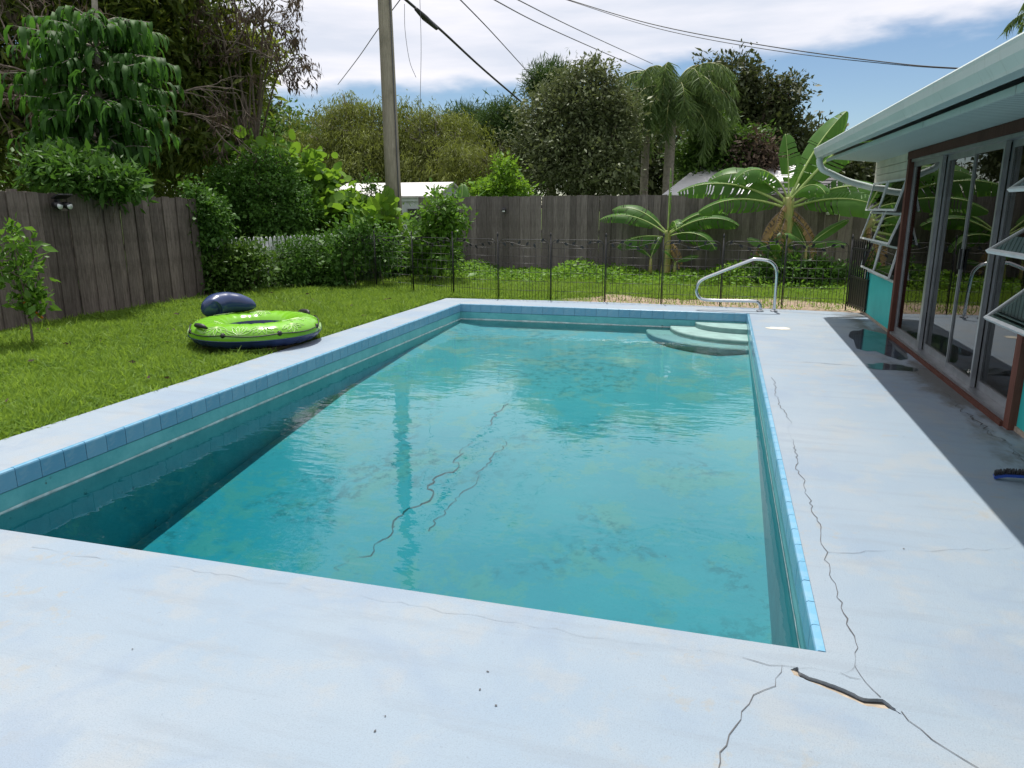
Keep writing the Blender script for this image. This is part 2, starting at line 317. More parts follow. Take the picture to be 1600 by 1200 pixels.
# ------------------------------------------------------------------ mesh helpers
def link(o, parent=None):
    col.objects.link(o)
    if parent is not None: o.parent = parent
    return o
def tag(o, label, cat, group=None):
    o['label'] = label; o['category'] = cat
    if group: o['group'] = group
    return o
def thing(name, loc, label, cat, group=None, rz=0.0):
    o = bpy.data.objects.new(name, None); o.empty_display_size = 0.2; o.location = loc; o.rotation_euler = (0, 0, rz)
    col.objects.link(o); return tag(o, label, cat, group)
def structure(o): o['kind'] = 'structure'; return o
class MB:
    """collects shapes, builds ONE mesh object; `org` is subtracted so that coordinates may be given in world space"""
    def __init__(self, org=(0, 0, 0)): self.v = []; self.f = []; self.o = Vector(org); self.sm = []
    def add(self, vs, fs, smooth=False):
        b = len(self.v); self.v += [tuple(Vector(p) - self.o) for p in vs]
        for f in fs: self.f.append(tuple(b + i for i in f)); self.sm.append(smooth)
        return self
    def box(self, x0, x1, y0, y1, z0, z1):
        vs = [(x, y, z) for z in (z0, z1) for y in (y0, y1) for x in (x0, x1)]
        return self.add(vs, [(0, 2, 3, 1), (4, 5, 7, 6), (0, 1, 5, 4), (2, 6, 7, 3), (0, 4, 6, 2), (1, 3, 7, 5)])
    def beam(self, a, b, wd, ht, up=(0, 0, 1)):
        a = Vector(a); b = Vector(b); d = (b - a).normalized(); u = Vector(up); s = d.cross(u)
        if s.length < 1e-4: s = d.cross(Vector((1, 0, 0)))
        s.normalize(); u = s.cross(d); vs = []
        for p in (a, b):
            for i, j in ((-1, -1), (1, -1), (1, 1), (-1, 1)): vs.append(p + s * (i * wd / 2) + u * (j * ht / 2))
        return self.add(vs, [(3, 2, 1, 0), (4, 5, 6, 7), (0, 1, 5, 4), (1, 2, 6, 5), (2, 3, 7, 6), (3, 0, 4, 7)])
    def tube(self, path, rad, n=8, closed=False, cap=True):
        P = [Vector(p) for p in path]; m = len(P); rr = rad if hasattr(rad, '__len__') else [rad] * m
        vs = []; ref = None
        for i in range(m):
            a = P[i - 1] if (i > 0 or closed) else P[i]; b = P[(i + 1) % m] if (i < m - 1 or closed) else P[i]
            t = (b - a)
            t = t.normalized() if t.length > 1e-9 else Vector((0, 0, 1))
            if ref is None:
                ref = t.cross(Vector((0, 0, 1)))
                if ref.length < 0.05: ref = t.cross(Vector((1, 0, 0)))
            ref = (ref - t * ref.dot(t))
            if ref.length < 1e-6: ref = t.orthogonal()
            ref.normalize(); s = t.cross(ref)
            for j in range(n):
                an = 2 * math.pi * j / n; vs.append(P[i] + (ref * math.cos(an) + s * math.sin(an)) * rr[i])
        fs = []
        for i in range(m if closed else m - 1):
            for j in range(n):
                q = (i + 1) % m; fs.append((i * n + j, i * n + (j + 1) % n, q * n + (j + 1) % n, q * n + j))
        if cap and not closed:
            fs.append(tuple(reversed(range(n)))); fs.append(tuple((m - 1) * n + j for j in range(n)))
        return self.add(vs, fs, True)
    def lathe(self, prof, c, n=20, axis='z'):
        vs = []; c = Vector(c)
        for r, z in prof:
            for j in range(n):
                a = 2 * math.pi * j / n; vs.append(c + Vector((r * math.cos(a), r * math.sin(a), z)))
        fs = [(i * n + j, i * n + (j + 1) % n, (i + 1) * n + (j + 1) % n, (i + 1) * n + j) for i in range(len(prof) - 1) for j in range(n)]
        fs.append(tuple(reversed(range(n)))); fs.append(tuple((len(prof) - 1) * n + j for j in range(n)))
        return self.add(vs, fs, True)
    def prism(self, poly, y0, y1, plane='xz'):
        n = len(poly)
        if plane == 'xz': f = lambda p, y: (p[0], y, p[1])
        elif plane == 'yz': f = lambda p, y: (y, p[0], p[1])
        else: f = lambda p, y: (p[0], p[1], y)
        vs = [f(p, y0) for p in poly] + [f(p, y1) for p in poly]
        return self.add(vs, [tuple(range(n)), tuple(reversed(range(n, 2 * n)))] + [(i, n + i, n + (i + 1) % n, (i + 1) % n) for i in range(n)])
    def mesh(self, name):
        me = bpy.data.meshes.new(name); me.from_pydata(self.v, [], self.f)
        me.polygons.foreach_set('use_smooth', self.sm); me.update()
        bm = bmesh.new(); bm.from_mesh(me); bmesh.ops.recalc_face_normals(bm, faces=bm.faces); bm.to_mesh(me); bm.free()
        return me
    def build(self, name, mat, parent=None):
        me = self.mesh(name); me.materials.append(MT[mat] if isinstance(mat, str) else mat)
        return link(bpy.data.objects.new(name, me), parent)
def place(me, name, loc, parent=None, rot=(0, 0, 0), scale=(1, 1, 1)):
    o = bpy.data.objects.new(name, me); o.location = loc; o.rotation_euler = rot; o.scale = scale
    return link(o, parent)
def fast_mesh(name, V, F, mat, parent=None, tint=None, smooth=False):
    V = np.asarray(V, np.float32); F = np.asarray(F, np.int32); k_ = F.shape[1]
    me = bpy.data.meshes.new(name); me.vertices.add(len(V)); me.vertices.foreach_set('co', V.ravel())
    me.loops.add(F.size); me.loops.foreach_set('vertex_index', F.ravel())
    me.polygons.add(len(F)); me.polygons.foreach_set('loop_start', np.arange(0, F.size, k_, dtype=np.int32))
    try: me.polygons.foreach_set('loop_total', np.full(len(F), k_, np.int32))
    except Exception: pass
    me.update(calc_edges=True)
    if smooth: me.polygons.foreach_set('use_smooth', [True] * len(F))
    if tint is not None:
        at = me.attributes.new('tint', 'FLOAT', 'POINT'); at.data.foreach_set('value', np.asarray(tint, np.float32))
    me.materials.append(mat); return link(bpy.data.objects.new(name, me), parent)
def catmull(P, n=8):
    P = [Vector(p) for p in P]; Q = [P[0] * 2 - P[1]] + P + [P[-1] * 2 - P[-2]]; out = []
    for i in range(1, len(Q) - 2):
        for j in range(n):
            t = j / n; a, b, c, d = Q[i - 1], Q[i], Q[i + 1], Q[i + 2]
            out.append(0.5 * ((2 * b) + (c - a) * t + (2 * a - 5 * b + 4 * c - d) * t * t + (3 * b - a - 3 * c + d) * t ** 3))
    out.append(P[-1]); return out
def unit(a): return a / np.maximum(np.linalg.norm(a, axis=-1, keepdims=True), 1e-9)

def leaves(P, D, L, W, rng, shape='leaf', curl=0.0, nrm=None):
    """P positions, D unit directions, L lengths, W widths -> verts, faces"""
    n = len(P); L = np.broadcast_to(L, (n,))[:, None]; W = np.broadcast_to(W, (n,))[:, None]
    if nrm is None: nrm = rng.normal(size=(n, 3)); nrm[:, 2] = np.abs(nrm[:, 2]) + 0.6
    S = unit(np.cross(D, nrm)); N = np.cross(S, D)
    if shape == 'leaf':
        V = np.stack([P, P + D * L * 0.45 + S * W / 2 + N * W * 0.12, P + D * L - N * L * curl, P + D * L * 0.45 - S * W / 2 + N * W * 0.12], 1)
        i = np.arange(n)[:, None] * 4
        F = np.concatenate([i + np.array([[0, 1, 2]]), i + np.array([[0, 2, 3]])], 0); kk = 4
    elif shape == 'blade':
        V = np.stack([P - S * W / 2, P + S * W / 2, P + D * L * 0.55 + S * W * 0.4 - N * L * 0.05, P + D * L * 0.55 - S * W * 0.4 - N * L * 0.05, P + D * L - N * L * curl], 1)
        i = np.arange(n)[:, None] * 5
        F = np.concatenate([i + np.array([[0, 1, 2]]), i + np.array([[0, 2, 3]]), i + np.array([[3, 2, 4]])], 0); kk = 5
    elif shape == 'round':
        an = np.linspace(0, 2 * np.pi, 9)[:-1]
        V = np.stack([P + D * L * 0.5] + [P + D * L * (0.5 - 0.5 * np.cos(a)) + S * W * 0.5 * np.sin(a) + N * W * (0.10 * abs(np.sin(a))) for a in an], 1)
        i = np.arange(n)[:, None] * 9
        F = np.concatenate([i + np.array([[0, 1 + j, 1 + (j + 1) % 8]]) for j in range(8)], 0); kk = 9
    elif shape == 'long':      # starts outward, bends down: five cross-sections
        V = []; dn = np.array([0, 0, -1.0])
        ts = [0, 0.22, 0.5, 0.8, 1.0]; ws = [0.15, 0.85, 1.0, 0.7, 0.04]; pos = P.copy(); prev = 0
        for t, wd in zip(ts, ws):
            d2 = unit(D * (1 - t) ** 1.0 + dn * (t * 1.5)); pos = pos + d2 * L * (t - prev); prev = t
            S2 = unit(np.cross(d2, nrm)); N2 = np.cross(S2, d2)
            V += [pos - S2 * W / 2 * wd + N2 * W * 0.15 * wd, pos + N2 * 0, pos + S2 * W / 2 * wd + N2 * W * 0.15 * wd]
        V = np.stack(V, 1); i = np.arange(n)[:, None] * 15; fl = []
        for q in range(4):
            for e in (0, 1):
                a_ = q * 3 + e; fl += [i + np.array([[a_, a_ + 1, a_ + 4]]), i + np.array([[a_, a_ + 4, a_ + 3]])]
        F = np.concatenate(fl, 0); kk = 15
    return V.reshape(-1, 3), F, kk

def sample_blobs(blobs, n, rng, shell=0.55, lump=0.18):
    B = np.array(blobs); wgt = (B[:, 3] * B[:, 4] * B[:, 5]) ** (2 / 3); idx = rng.choice(len(B), n, p=wgt / wgt.sum())
    d = unit(rng.normal(size=(n, 3))); rr = shell + (1 - shell) * rng.random(n) ** 0.6
    lu = 1 + lump * (np.sin(d[:, 0] * 7 + idx * 1.7) + np.sin(d[:, 1] * 8 + idx * 2.3 + 1) + np.sin(d[:, 2] * 9 + idx))
    p = B[idx, :3] + d * B[idx, 3:6] * (rr * lu)[:, None]
    return p, d
def crown(name, blobs, ncl, per, ll, lw, mat, parent, seed=1, droop=0.3, spread=0.3, shell=0.55, shape='leaf', lump=0.18, org=(0, 0, 0), up=0.0, zmin=None):
    rng = np.random.default_rng(seed); c, d = sample_blobs(blobs, ncl, rng, shell, lump)
    ct = rng.random(ncl)
    P = np.repeat(c, per, 0) + rng.normal(size=(ncl * per, 3)) * spread * np.array([1, 1, 0.75]); D0 = np.repeat(d, per, 0)
    if zmin is not None: P[:, 2] = np.maximum(P[:, 2], zmin + rng.random(len(P)) * 0.15)
    D = unit(D0 * 0.6 + rng.normal(size=P.shape) * 0.75 + np.array([0, 0, up - droop]))
    n = len(P); szf = np.exp(rng.normal(size=n) * 0.3); L = ll * szf; W = lw * szf * (0.75 + 0.5 * rng.random(n))
    V, F, kk = leaves(P, D, L, W, rng, shape)
    t = np.clip(0.55 * rng.random(n) + 0.45 * np.repeat(ct, per), 0, 1)
    return fast_mesh(name, V - np.array(org), F, LM[mat] if isinstance(mat, str) else mat, parent, np.repeat(t, kk))
def limbs(name, base, blobs, r0, mat, parent, seed=3, nper=5, sub=3, org=(0, 0, 0), height=None):
    """tapered trunk with limbs that reach into the crown"""
    rnd = random.Random(seed); mb = MB(org); base = Vector(base)
    zc = sum(b[2] for b in blobs) / len(blobs); xc = sum(b[0] for b in blobs) / len(blobs); yc = sum(b[1] for b in blobs) / len(blobs)
    zl = min(b[2] - b[5] for b in blobs)
    fork = Vector((base.x + (xc - base.x) * 0.35, base.y + (yc - base.y) * 0.35, max(base.z + 0.4, height if height else (zl + zc) / 2)))
    mid = base.lerp(fork, 0.5) + Vector((rnd.uniform(-1, 1), rnd.uniform(-1, 1), 0)) * r0
    mb.tube(catmull([base, mid, fork], 5), [r0 * (1.25 - 0.5 * i / 10) for i in range(11)], 9)
    for b in blobs:
        for _ in range(nper):
            e = Vector((b[0] + rnd.uniform(-.7, .7) * b[3], b[1] + rnd.uniform(-.7, .7) * b[4], b[2] + rnd.uniform(-.3, .8) * b[5]))
            m_ = fork.lerp(e, 0.5) + Vector((rnd.uniform(-.2, .2), rnd.uniform(-.2, .2), rnd.uniform(-.1, .3))) * (e - fork).length * 0.5
            pts = catmull([fork, m_, e], 5); q = r0 * 0.45
            mb.tube(pts, [q * (1 - 0.85 * i / 10) for i in range(11)], 6)
            for _ in range(sub):
                s_ = pts[rnd.randint(4, 9)]; e2 = s_ + Vector((rnd.uniform(-1, 1) * b[3], rnd.uniform(-1, 1) * b[4], rnd.uniform(-.4, .8) * b[5])) * 0.5
                mb.tube(catmull([s_, s_.lerp(e2, .5) + Vector((0, 0, 0.1 * b[5])), e2], 3), [q * 0.35 * (1 - 0.8 * i / 6) for i in range(7)], 5)
    return mb.build(name, mat, parent)
def tree(name, label, cat, base, blobs, ncl, per, ll, lw, mat, r0=0.15, seed=1, droop=0.3, spread=0.35, shell=0.5, group=None, shape='leaf', bark='bark', height=None, lump=0.18, nper=5, sub=3):
    t = thing(name, base, label, cat, group)
    limbs('trunk', base, blobs, r0, bark, t, seed, nper, sub, base, height)
    crown('crown', blobs, ncl, per, ll, lw, mat, t, seed, droop, spread, shell, shape, lump, base)
    return t
# ================================================================== GROUND, DECK, POOL
PX0, PX1, PY0, PY1 = -4.06, 0.406, 2.48, 11.15       # pool opening at the tile faces
TD = 0.034                                            # tile depth, the deck starts behind it
WATER = -0.245
# ground sheet with an opening under the pool, out to the horizon
gm = MB(); xs = [-600, -60, -12, PX0 - 0.3, PX1 + 0.3, 12, 60, 600]; ys = [-600, -40, PY0 - 0.3, PY1 + 0.3, 13, 20, 60, 900]
vs_ = [(x, y, -0.03) for y in ys for x in xs]; nx = len(xs); fs_ = []
for j in range(len(ys) - 1):
    for i in range(nx - 1):
        if i == 3 and j == 2: continue
        fs_.append((j * nx + i, j * nx + i + 1, (j + 1) * nx + i + 1, (j + 1) * nx + i))
gm.add(vs_, fs_); structure(gm.build('ground', 'ground'))

# deck with the pool opening and the broken-out spot
def zp(x, y): return G(1000 + x / 2.667, 900 + y / 2.667)
spall = [zp(*p) for p in [(655, 378), (668, 402), (705, 420), (772, 440), (852, 470), (932, 508), (1012, 513), (1052, 545), (1092, 578), (1040, 553), (950, 543), (880, 514), (800, 478), (690, 432), (640, 412), (628, 388)]]
def ragged(pts, n_, amp, seed):
    r_ = random.Random(seed); out = []
    for i in range(len(pts)):
        a_, b_ = pts[i], pts[(i + 1) % len(pts)]
        for j in range(n_): out.append(a_.lerp(b_, j / n_) + (Vector((r_.uniform(-amp, amp), r_.uniform(-amp, amp), 0)) if j else Vector()))
    return out
spall0 = spall; spall = ragged(spall, 4, 0.0028, 6)
outer = [(-4.64, -6), (-4.655, 3.5), (-4.64, 6.4), (-4.60, 9.5), (-4.57, 11.83), (-3.0, 11.93), (-1.6, 11.96), (-0.3, 11.88), (0.9, 11.78), (1.9, 11.66), (2.12, 11.66), (2.12, -6)]
ox0, ox1, oy0, oy1 = PX0 - TD, PX1 + TD, PY0 - 0.001, PY1 + TD
inner = [(ox0, oy0), (ox1, oy0), (ox1, oy1), (ox0, oy1)]
bm = bmesh.new()
def loop_edges(pts, z):
    vv = [bm.verts.new((p[0], p[1], z)) for p in pts]
    return vv, [bm.edges.new((vv[i], vv[(i + 1) % len(vv)])) for i in range(len(vv))]
lo, eo = loop_edges(outer, 0); li, ei = loop_edges(inner, 0); ls, es = loop_edges(spall, 0)
bmesh.ops.triangle_fill(bm, edges=eo + ei + es, use_beauty=True)
for ring, dz in ((lo, -0.13), (li, -0.2), (ls, -0.03)):
    low = [bm.verts.new((v_.co.x, v_.co.y, dz)) for v_ in ring]
    for i in range(len(ring)):
        j = (i + 1) % len(ring); bm.faces.new((ring[i], ring[j], low[j], low[i]))
bmesh.ops.recalc_face_normals(bm, faces=bm.faces)
for f_ in bm.faces:
    if abs(f_.normal.z) > 0.9 and f_.normal.z < 0: f_.normal_flip()
me = bpy.data.meshes.new('pool_deck'); bm.to_mesh(me); bm.free(); me.materials.append(MT['deck'])
deck = structure(link(bpy.data.objects.new('pool_deck', me)))
# broken concrete inside the spot: sloping raw floor, black gap along its back edge
spall_r = spall; spall = spall0
sb = MB(); nb_ = len(spall); cen = sum((Vector(p) for p in spall), Vector()) / nb_
low = [Vector((p.x, p.y, -0.002 if 9 <= i <= 15 else -0.016)) for i, p in enumerate(spall)]
bk = low[0:8]; fr_ = [low[15], low[14], low[13], low[13], low[12], low[11], low[10], low[9]]
for i in range(7): sb.add([bk[i], bk[i + 1], fr_[i + 1], fr_[i]], [(0, 1, 2, 3)])

# wider bed under the ragged rim
cxy = sum((Vector(p) for p in spall_r), Vector()) / len(spall_r)
bx0 = min(p.x for p in spall_r) - .02; bx1 = max(p.x for p in spall_r) + .02; by0 = min(p.y for p in spall_r) - .02; by1 = max(p.y for p in spall_r) + .02
sb.add([(bx0, by0, -0.021), (bx1, by0, -0.021), (bx1, by1, -0.021), (bx0, by1, -0.021)], [(0, 1, 2, 3)])
sb.build('exposed_concrete', 'concrete_raw', deck)
gp = MB()
for i in range(7):
    a_, b_ = bk[i], bk[i + 1]; wa = (0.004, 0.006, 0.012, 0.02, 0.026, 0.032, 0.028, 0.0)[i]; wb = (0.004, 0.006, 0.012, 0.02, 0.026, 0.032, 0.028, 0.0)[i + 1]
    gp.add([a_ + Vector((0, 0, .0035)), b_ + Vector((0, 0, .0035)), b_ + Vector((0, -wb * .7, .0045)), a_ + Vector((0, -wa * .7, .0045))], [(0, 1, 2, 3)])
gp.build('gap', 'gap_dark', deck)
# hairline cracks
crack_rnd = random.Random(5)
def crack(pts, wd, mat='crack', name='crack', parent=deck, z=0.003, jag=0.012, zf=None):
    P = [G(*p, z=(0 if zf is None else zf)) if len(p) == 2 else Vector(p) for p in pts]; Q = []
    for i in range(len(P) - 1):
        m_ = max(2, int((P[i + 1] - P[i]).length / 0.035))
        for j in range(m_): Q.append(P[i].lerp(P[i + 1], j / m_))
    Q.append(P[-1]); off = 0
    for i in range(1, len(Q) - 1):
        off = off * 0.7 + crack_rnd.uniform(-1, 1) * jag; d = (Q[i + 1] - Q[i - 1]).normalized(); Q[i] = Q[i] + Vector((-d.y, d.x, 0)) * off
    mb = MB(); vv = []; m_ = len(Q); wf = 0.5
    for i, q in enumerate(Q):
        wf = min(1.0, max(0.06, wf + crack_rnd.uniform(-0.28, 0.28)))
        d = (Q[min(i + 1, m_ - 1)] - Q[max(i - 1, 0)]).normalized(); s_ = Vector((-d.y, d.x, 0)) * wd * wf * crack_rnd.uniform(0.4, 0.85)
        zz = (q.z if zf is None else floor_z(q.y)) + z
        vv += [(q.x + s_.x, q.y + s_.y, zz), (q.x - s_.x, q.y - s_.y, zz)]
    mb.add(vv, [(2 * i, 2 * i + 1, 2 * i + 3, 2 * i + 2) for i in range(m_ - 1)])
    return mb.build(name, mat, parent)
crack([(1205, 590), (1215, 622), (1232, 660), (1240, 690), (1250, 740), (1258, 770), (1270, 800), (1290, 850), (1292, 870), (1300, 905), (1318, 950), (1328, 985), (1337, 1030), (1343, 1055), (1376, 1090)], 0.0034)
crack([(1408, 1112), (1440, 1140), (1480, 1170), (1530, 1202)], 0.0030)
crack([(1222, 1040), (1212, 1073), (1185, 1090), (1165, 1115), (1150, 1135), (1133, 1165), (1122, 1205)], 0.0030)
crack([(1160, 1028), (1222, 1040), (1243, 1043)], 0.0026); crack([(1247, 1045), (1313, 1052), (1338, 1040)], 0.0026); crack([(1313, 1052), (1345, 1062)], 0.002)
crack([(1292, 863), (1400, 860), (1480, 861), (1560, 858), (1600, 850)], 0.0036)
crack([(1190, 564), (1260, 566), (1330, 572), (1450, 577)], 0.009)
crack([(50, 855), (180, 877), (350, 900), (430, 910), (480, 922), (560, 932), (640, 945), (760, 968), (900, 990), (1160, 1028)], 0.0022, 'crack_faint')
crack([(1400, 556), (1440, 590), (1480, 618), (1530, 660), (1600, 715)], 0.009, jag=0.03)
crack([(1446, 582), (1500, 625), (1560, 690), (1600, 730)], 0.005, jag=0.03)
# worn cream patch where the skimmer lid was painted over, small chips and specks
def patch(px, py, rx, ry, mat, name, seed, z=0.003, parent=deck, jag=0.3):
    c = G(px, py); rr = random.Random(seed); mb = MB(); n_ = 22; ph = [rr.uniform(1 - jag, 1 + jag) for _ in range(n_)]
    vv = [(c.x, c.y, z)] + [(c.x + rx * math.cos(2 * math.pi * i / n_) * (ph[i] + ph[i - 1]) / 2, c.y + ry * math.sin(2 * math.pi * i / n_) * (ph[i] + ph[i - 1]) / 2, z) for i in range(n_)]
    mb.add(vv, [(0, 1 + i, 1 + (i + 1) % n_) for i in range(n_)]); return mb.build(name, mat, parent)
patch(1217, 513, 0.15, 0.10, 'chip', 'worn_patch', 3)
rs = random.Random(8)
for (px, py) in [(1452, 607), (1412, 683), (207, 1015), (762, 1050), (775, 1103), (750, 1078), (586, 1143), (602, 1120), (1040, 870), (1412, 858)]:
    patch(px, py, rs.uniform(0.0025, 0.005), rs.uniform(0.0025, 0.006), 'crack', 'speck', int(px))
# pool basin ---------------------------------------------------------------
def floor_z(y):
    return float(np.interp(y, [2.4, 4.0, 5.6, 7.2, 9.2, 11.2], [-1.22, -0.94, -0.73, -0.54, -0.41, -0.335]))
wb_ = MB(); WO = TD + 0.002
x0, x1, y0, y1 = PX0 - 0.0, PX1 + 0.0, PY0 - 0.0, PY1 + 0.0
x0 -= 0.006; x1 += 0.006; y0 -= 0.006; y1 += 0.006
zt = -0.128; zb = -2.0
for (a_, b_) in (((x0, y0), (x0, y1)), ((x0, y1), (x1, y1)), ((x1, y1), (x1, y0)), ((x1, y0), (x0, y0))):
    wb_.add([(*a_, zt), (*b_, zt), (*b_, zb), (*a_, zb)], [(0, 1, 2, 3)])
# ledge behind the tiles (grout bed)
basin = structure(wb_.build('pool_wall', 'wallpaint'))
gb = MB(); g0 = 0.018
for (a_, b_) in (((x0 - g0, y0 - g0), (x0 - g0, y1 + g0)), ((x0 - g0, y1 + g0), (x1 + g0, y1 + g0)), ((x1 + g0, y1 + g0), (x1 + g0, y0 - g0)), ((x1 + g0, y0 - g0), (x0 - g0, y0 - g0))):
    gb.add([(*a_, -0.004), (*b_, -0.004), (*b_, -0.14), (*a_, -0.14)], [(0, 1, 2, 3)])
qq = [(x0 - g0, y0 - g0), (x1 + g0, y0 - g0), (x1 + g0, y1 + g0), (x0 - g0, y1 + g0)]; qo = [(x0 - TD, y0 - TD), (x1 + TD, y0 - TD), (x1 + TD, y1 + TD), (x0 - TD, y1 + TD)]
qi = [(x0, y0), (x1, y0), (x1, y1), (x0, y1)]
for i in range(1, 4):
    j = (i + 1) % 4; gb.add([(*qq[i], -0.004), (*qq[j], -0.004), (*qo[j], -0.004), (*qo[i], -0.004)], [(0, 1, 2, 3)])
    gb.add([(*qq[i], zt), (*qq[j], zt), (*qi[j], zt), (*qi[i], zt)], [(0, 1, 2, 3)])
gb.build('grout_bed', 'grout', basin)
fl = MB(); nyy = 60; vv = []
for j in range(nyy + 1):
    y = y0 + (y1 - y0) * j / nyy
    for i in range(13): 
        x = x0 + (x1 - x0) * i / 12; e = 0.05 * max(0, 1 - min(x - x0, x1 - x) / 0.25) ** 2; vv.append((x, y, floor_z(y) + e))
fl.add(vv, [(j * 13 + i, j * 13 + i + 1, (j + 1) * 13 + i + 1, (j + 1) * 13 + i) for j in range(nyy) for i in range(12)], True)
pfloor = structure(fl.build('pool_floor', 'plaster'))
# bullnose tiles, one by one
TW = (PX1 - PX0) / 26; TH = 0.122
prof = [(TD - 0.002, 0.002), (0.010, 0.003), (0.003, -0.002), (0.0, -0.011), (0.0, -TH), (0.016, -TH), (TD - 0.002, -0.03)]
tmesh = []
for q in range(2):
    tm = MB(); hw = TW / 2 - 0.0013 - 0.0003 * q; pr = [(a_, b_) for a_, b_ in prof]
    tm.prism(pr, -hw, hw, 'xz'); me = tm.mesh('tile'); me.materials.append(MT['tile']); tmesh.append(me)
rt = random.Random(2)
def tile_row(p, d, n_, rz):
    for i in range(n_):
        c = Vector(p) + Vector(d) * ((i + 0.5) * TW); place(rt.choice(tmesh), 'tile', (c.x + rt.uniform(-.0006, .0006), c.y + rt.uniform(-.0006, .0006), rt.uniform(-.0007, .0007)), basin, (0, 0, rz))
NL = int(round((PY1 - PY0) / TW))
TWs = (PY1 - PY0) / NL
tile_row((PX0, PY1, 0), (1, 0, 0), 26, math.pi / 2)
TW0 = TW; TW = TWs
tile_row((PX1, PY0, 0), (0, 1, 0), NL, 0); tile_row((PX0, PY0, 0), (0, 1, 0), NL, math.pi)
TW = TW0
# scum line
sm_ = MB(); e = 0.0045
rsn = random.Random(4)
def scum(a_, b_, nrm):
    a_ = Vector(a_); b_ = Vector(b_); n_ = int((b_ - a_).length / 0.12); nn = Vector(nrm) * e; vv = []
    for i in range(n_ + 1):
        p = a_.lerp(b_, i / n_) + nn; h_ = rsn.uniform(0.004, 0.012); vv += [(p.x, p.y, WATER + 0.004 + h_), (p.x, p.y, WATER - 0.006)]
    sm_.add(vv, [(2 * i, 2 * i + 1, 2 * i + 3, 2 * i + 2) for i in range(n_)])
scum((x0, y0, 0), (x0, y1, 0), (1, 0, 0)); scum((x0, y1, 0), (x1, y1, 0), (0, -1, 0)); scum((x1, y1, 0), (x1, y0, 0), (-1, 0, 0))
sm_.build('waterline_mark', 'scum', basin)
# quarter-round corner steps
for rr_, z_, ey in ((1.44, -0.278, 0.96), (1.09, -0.215, 1.0), (0.73, -0.145, 0.78)):
    st_ = MB(); n_ = 24; cxs, cys = x1 - 0.002, y1 - 0.002
    arc = [(cxs + rr_ * math.cos(math.pi + math.pi / 2 * i / n_), cys + ey * rr_ * math.sin(math.pi + math.pi / 2 * i / n_)) for i in range(n_ + 1)]
    vt = [(cxs, cys, z_)] + [(a_, b_, z_) for a_, b_ in arc]; vt2 = [(a_, b_, z_ - 0.012) for a_, b_ in [(cxs + (p[0] - cxs) * 1.008, cys + (p[1] - cys) * 1.008) for p in arc]]; vb = [(p[0], p[1], -0.62) for p in vt2]
    m_ = n_ + 1; st_.add(vt + vt2 + vb, [(0, 1 + i, 2 + i) for i in range(n_)] + [(1 + i, 1 + m_ + i, 2 + m_ + i, 2 + i) for i in range(n_)] + [(1 + m_ + i, 1 + 2 * m_ + i, 2 + 2 * m_ + i, 2 + m_ + i) for i in range(n_)])
    st_.build('step', 'step', basin)
# cracks and a dirt line in the plaster, seen through the water
def fl_px(px, py):
    z_ = -0.7
    for _ in range(8): q = G(px, py, z_); z_ = floor_z(q.y)
    return Vector((q.x, q.y, 0))
def fcrack(pts, wd, jag=0.03, mat='crack'): crack([tuple(fl_px(*p)) for p in pts], wd, mat, 'crack', pfloor, 0.006, jag, 0.0)
MT['algae'] = simple('dark_algae', (0.03, 0.10, 0.10), 0.9)
fcrack([(800, 625), (775, 650), (740, 685), (715, 725), (680, 755), (670, 775), (640, 800), (610, 830), (575, 865), (530, 892)], 0.011, 0.04, 'algae')
fcrack([(790, 690), (750, 740), (735, 765), (705, 795), (670, 830)], 0.006, 0.03, 'algae')
fcrack([(1150, 762), (1146, 850), (1145, 930), (1146, 1005)], 0.022, 0.012, 'crack_faint')
# water body
wt = MB(); wx0, wx1, wy0, wy1 = x0 - 0.012, x1 + 0.012, y0 - 0.012, y1 + 0.012
wt.box(wx0, wx1, wy0, wy1, -2.2, WATER)
structure(wt.build('pool_water', 'water'))
# puddle by the house
def puddle(px, py, rx, ry, seed):
    o = patch(px, py, rx, ry, 'puddle', 'puddle', seed, 0.004, None, 0.35); o['kind'] = 'structure'; return o
puddle(1365, 533, 0.30, 0.95, 7); puddle(1390, 574, 0.22, 0.18, 9)
# ================================================================== HAND RAIL, FENCES, GATE
hr = thing('pool_handrail', (0.6, 11.45, 0), 'stainless steel pool handrail loop at the corner steps', 'handrail'); hro = (0.6, 11.45, 0)
def P_(x, z, y=11.45): return (x, y, z)
path = [P_(0.60, 0.0), P_(0.60, 0.07), P_(0.575, 0.125), P_(0.51, 0.15), P_(0.3, 0.148), P_(0.0, 0.145), P_(-0.2, 0.15), P_(-0.29, 0.18), P_(-0.335, 0.25), P_(-0.34, 0.33), P_(-0.31, 0.41), P_(-0.23, 0.475),
        P_(-0.05, 0.555), P_(0.2, 0.665), P_(0.4, 0.75), P_(0.47, 0.772), P_(0.6, 0.765), P_(0.70, 0.735), P_(0.77, 0.66), P_(0.795, 0.55), P_(0.80, 0.3, 11.48), P_(0.80, 0.0, 11.50)]
MB(hro).tube(catmull(path, 6), 0.024, 12).build('rail', 'steel', hr)
for x, y in ((0.60, 11.45), (0.80, 11.50)):
    MB(hro).lathe([(0.055, 0.003), (0.055, 0.012), (0.035, 0.022), (0.026, 0.028)], (x, y, 0), 18).build('flange', 'steel', hr)

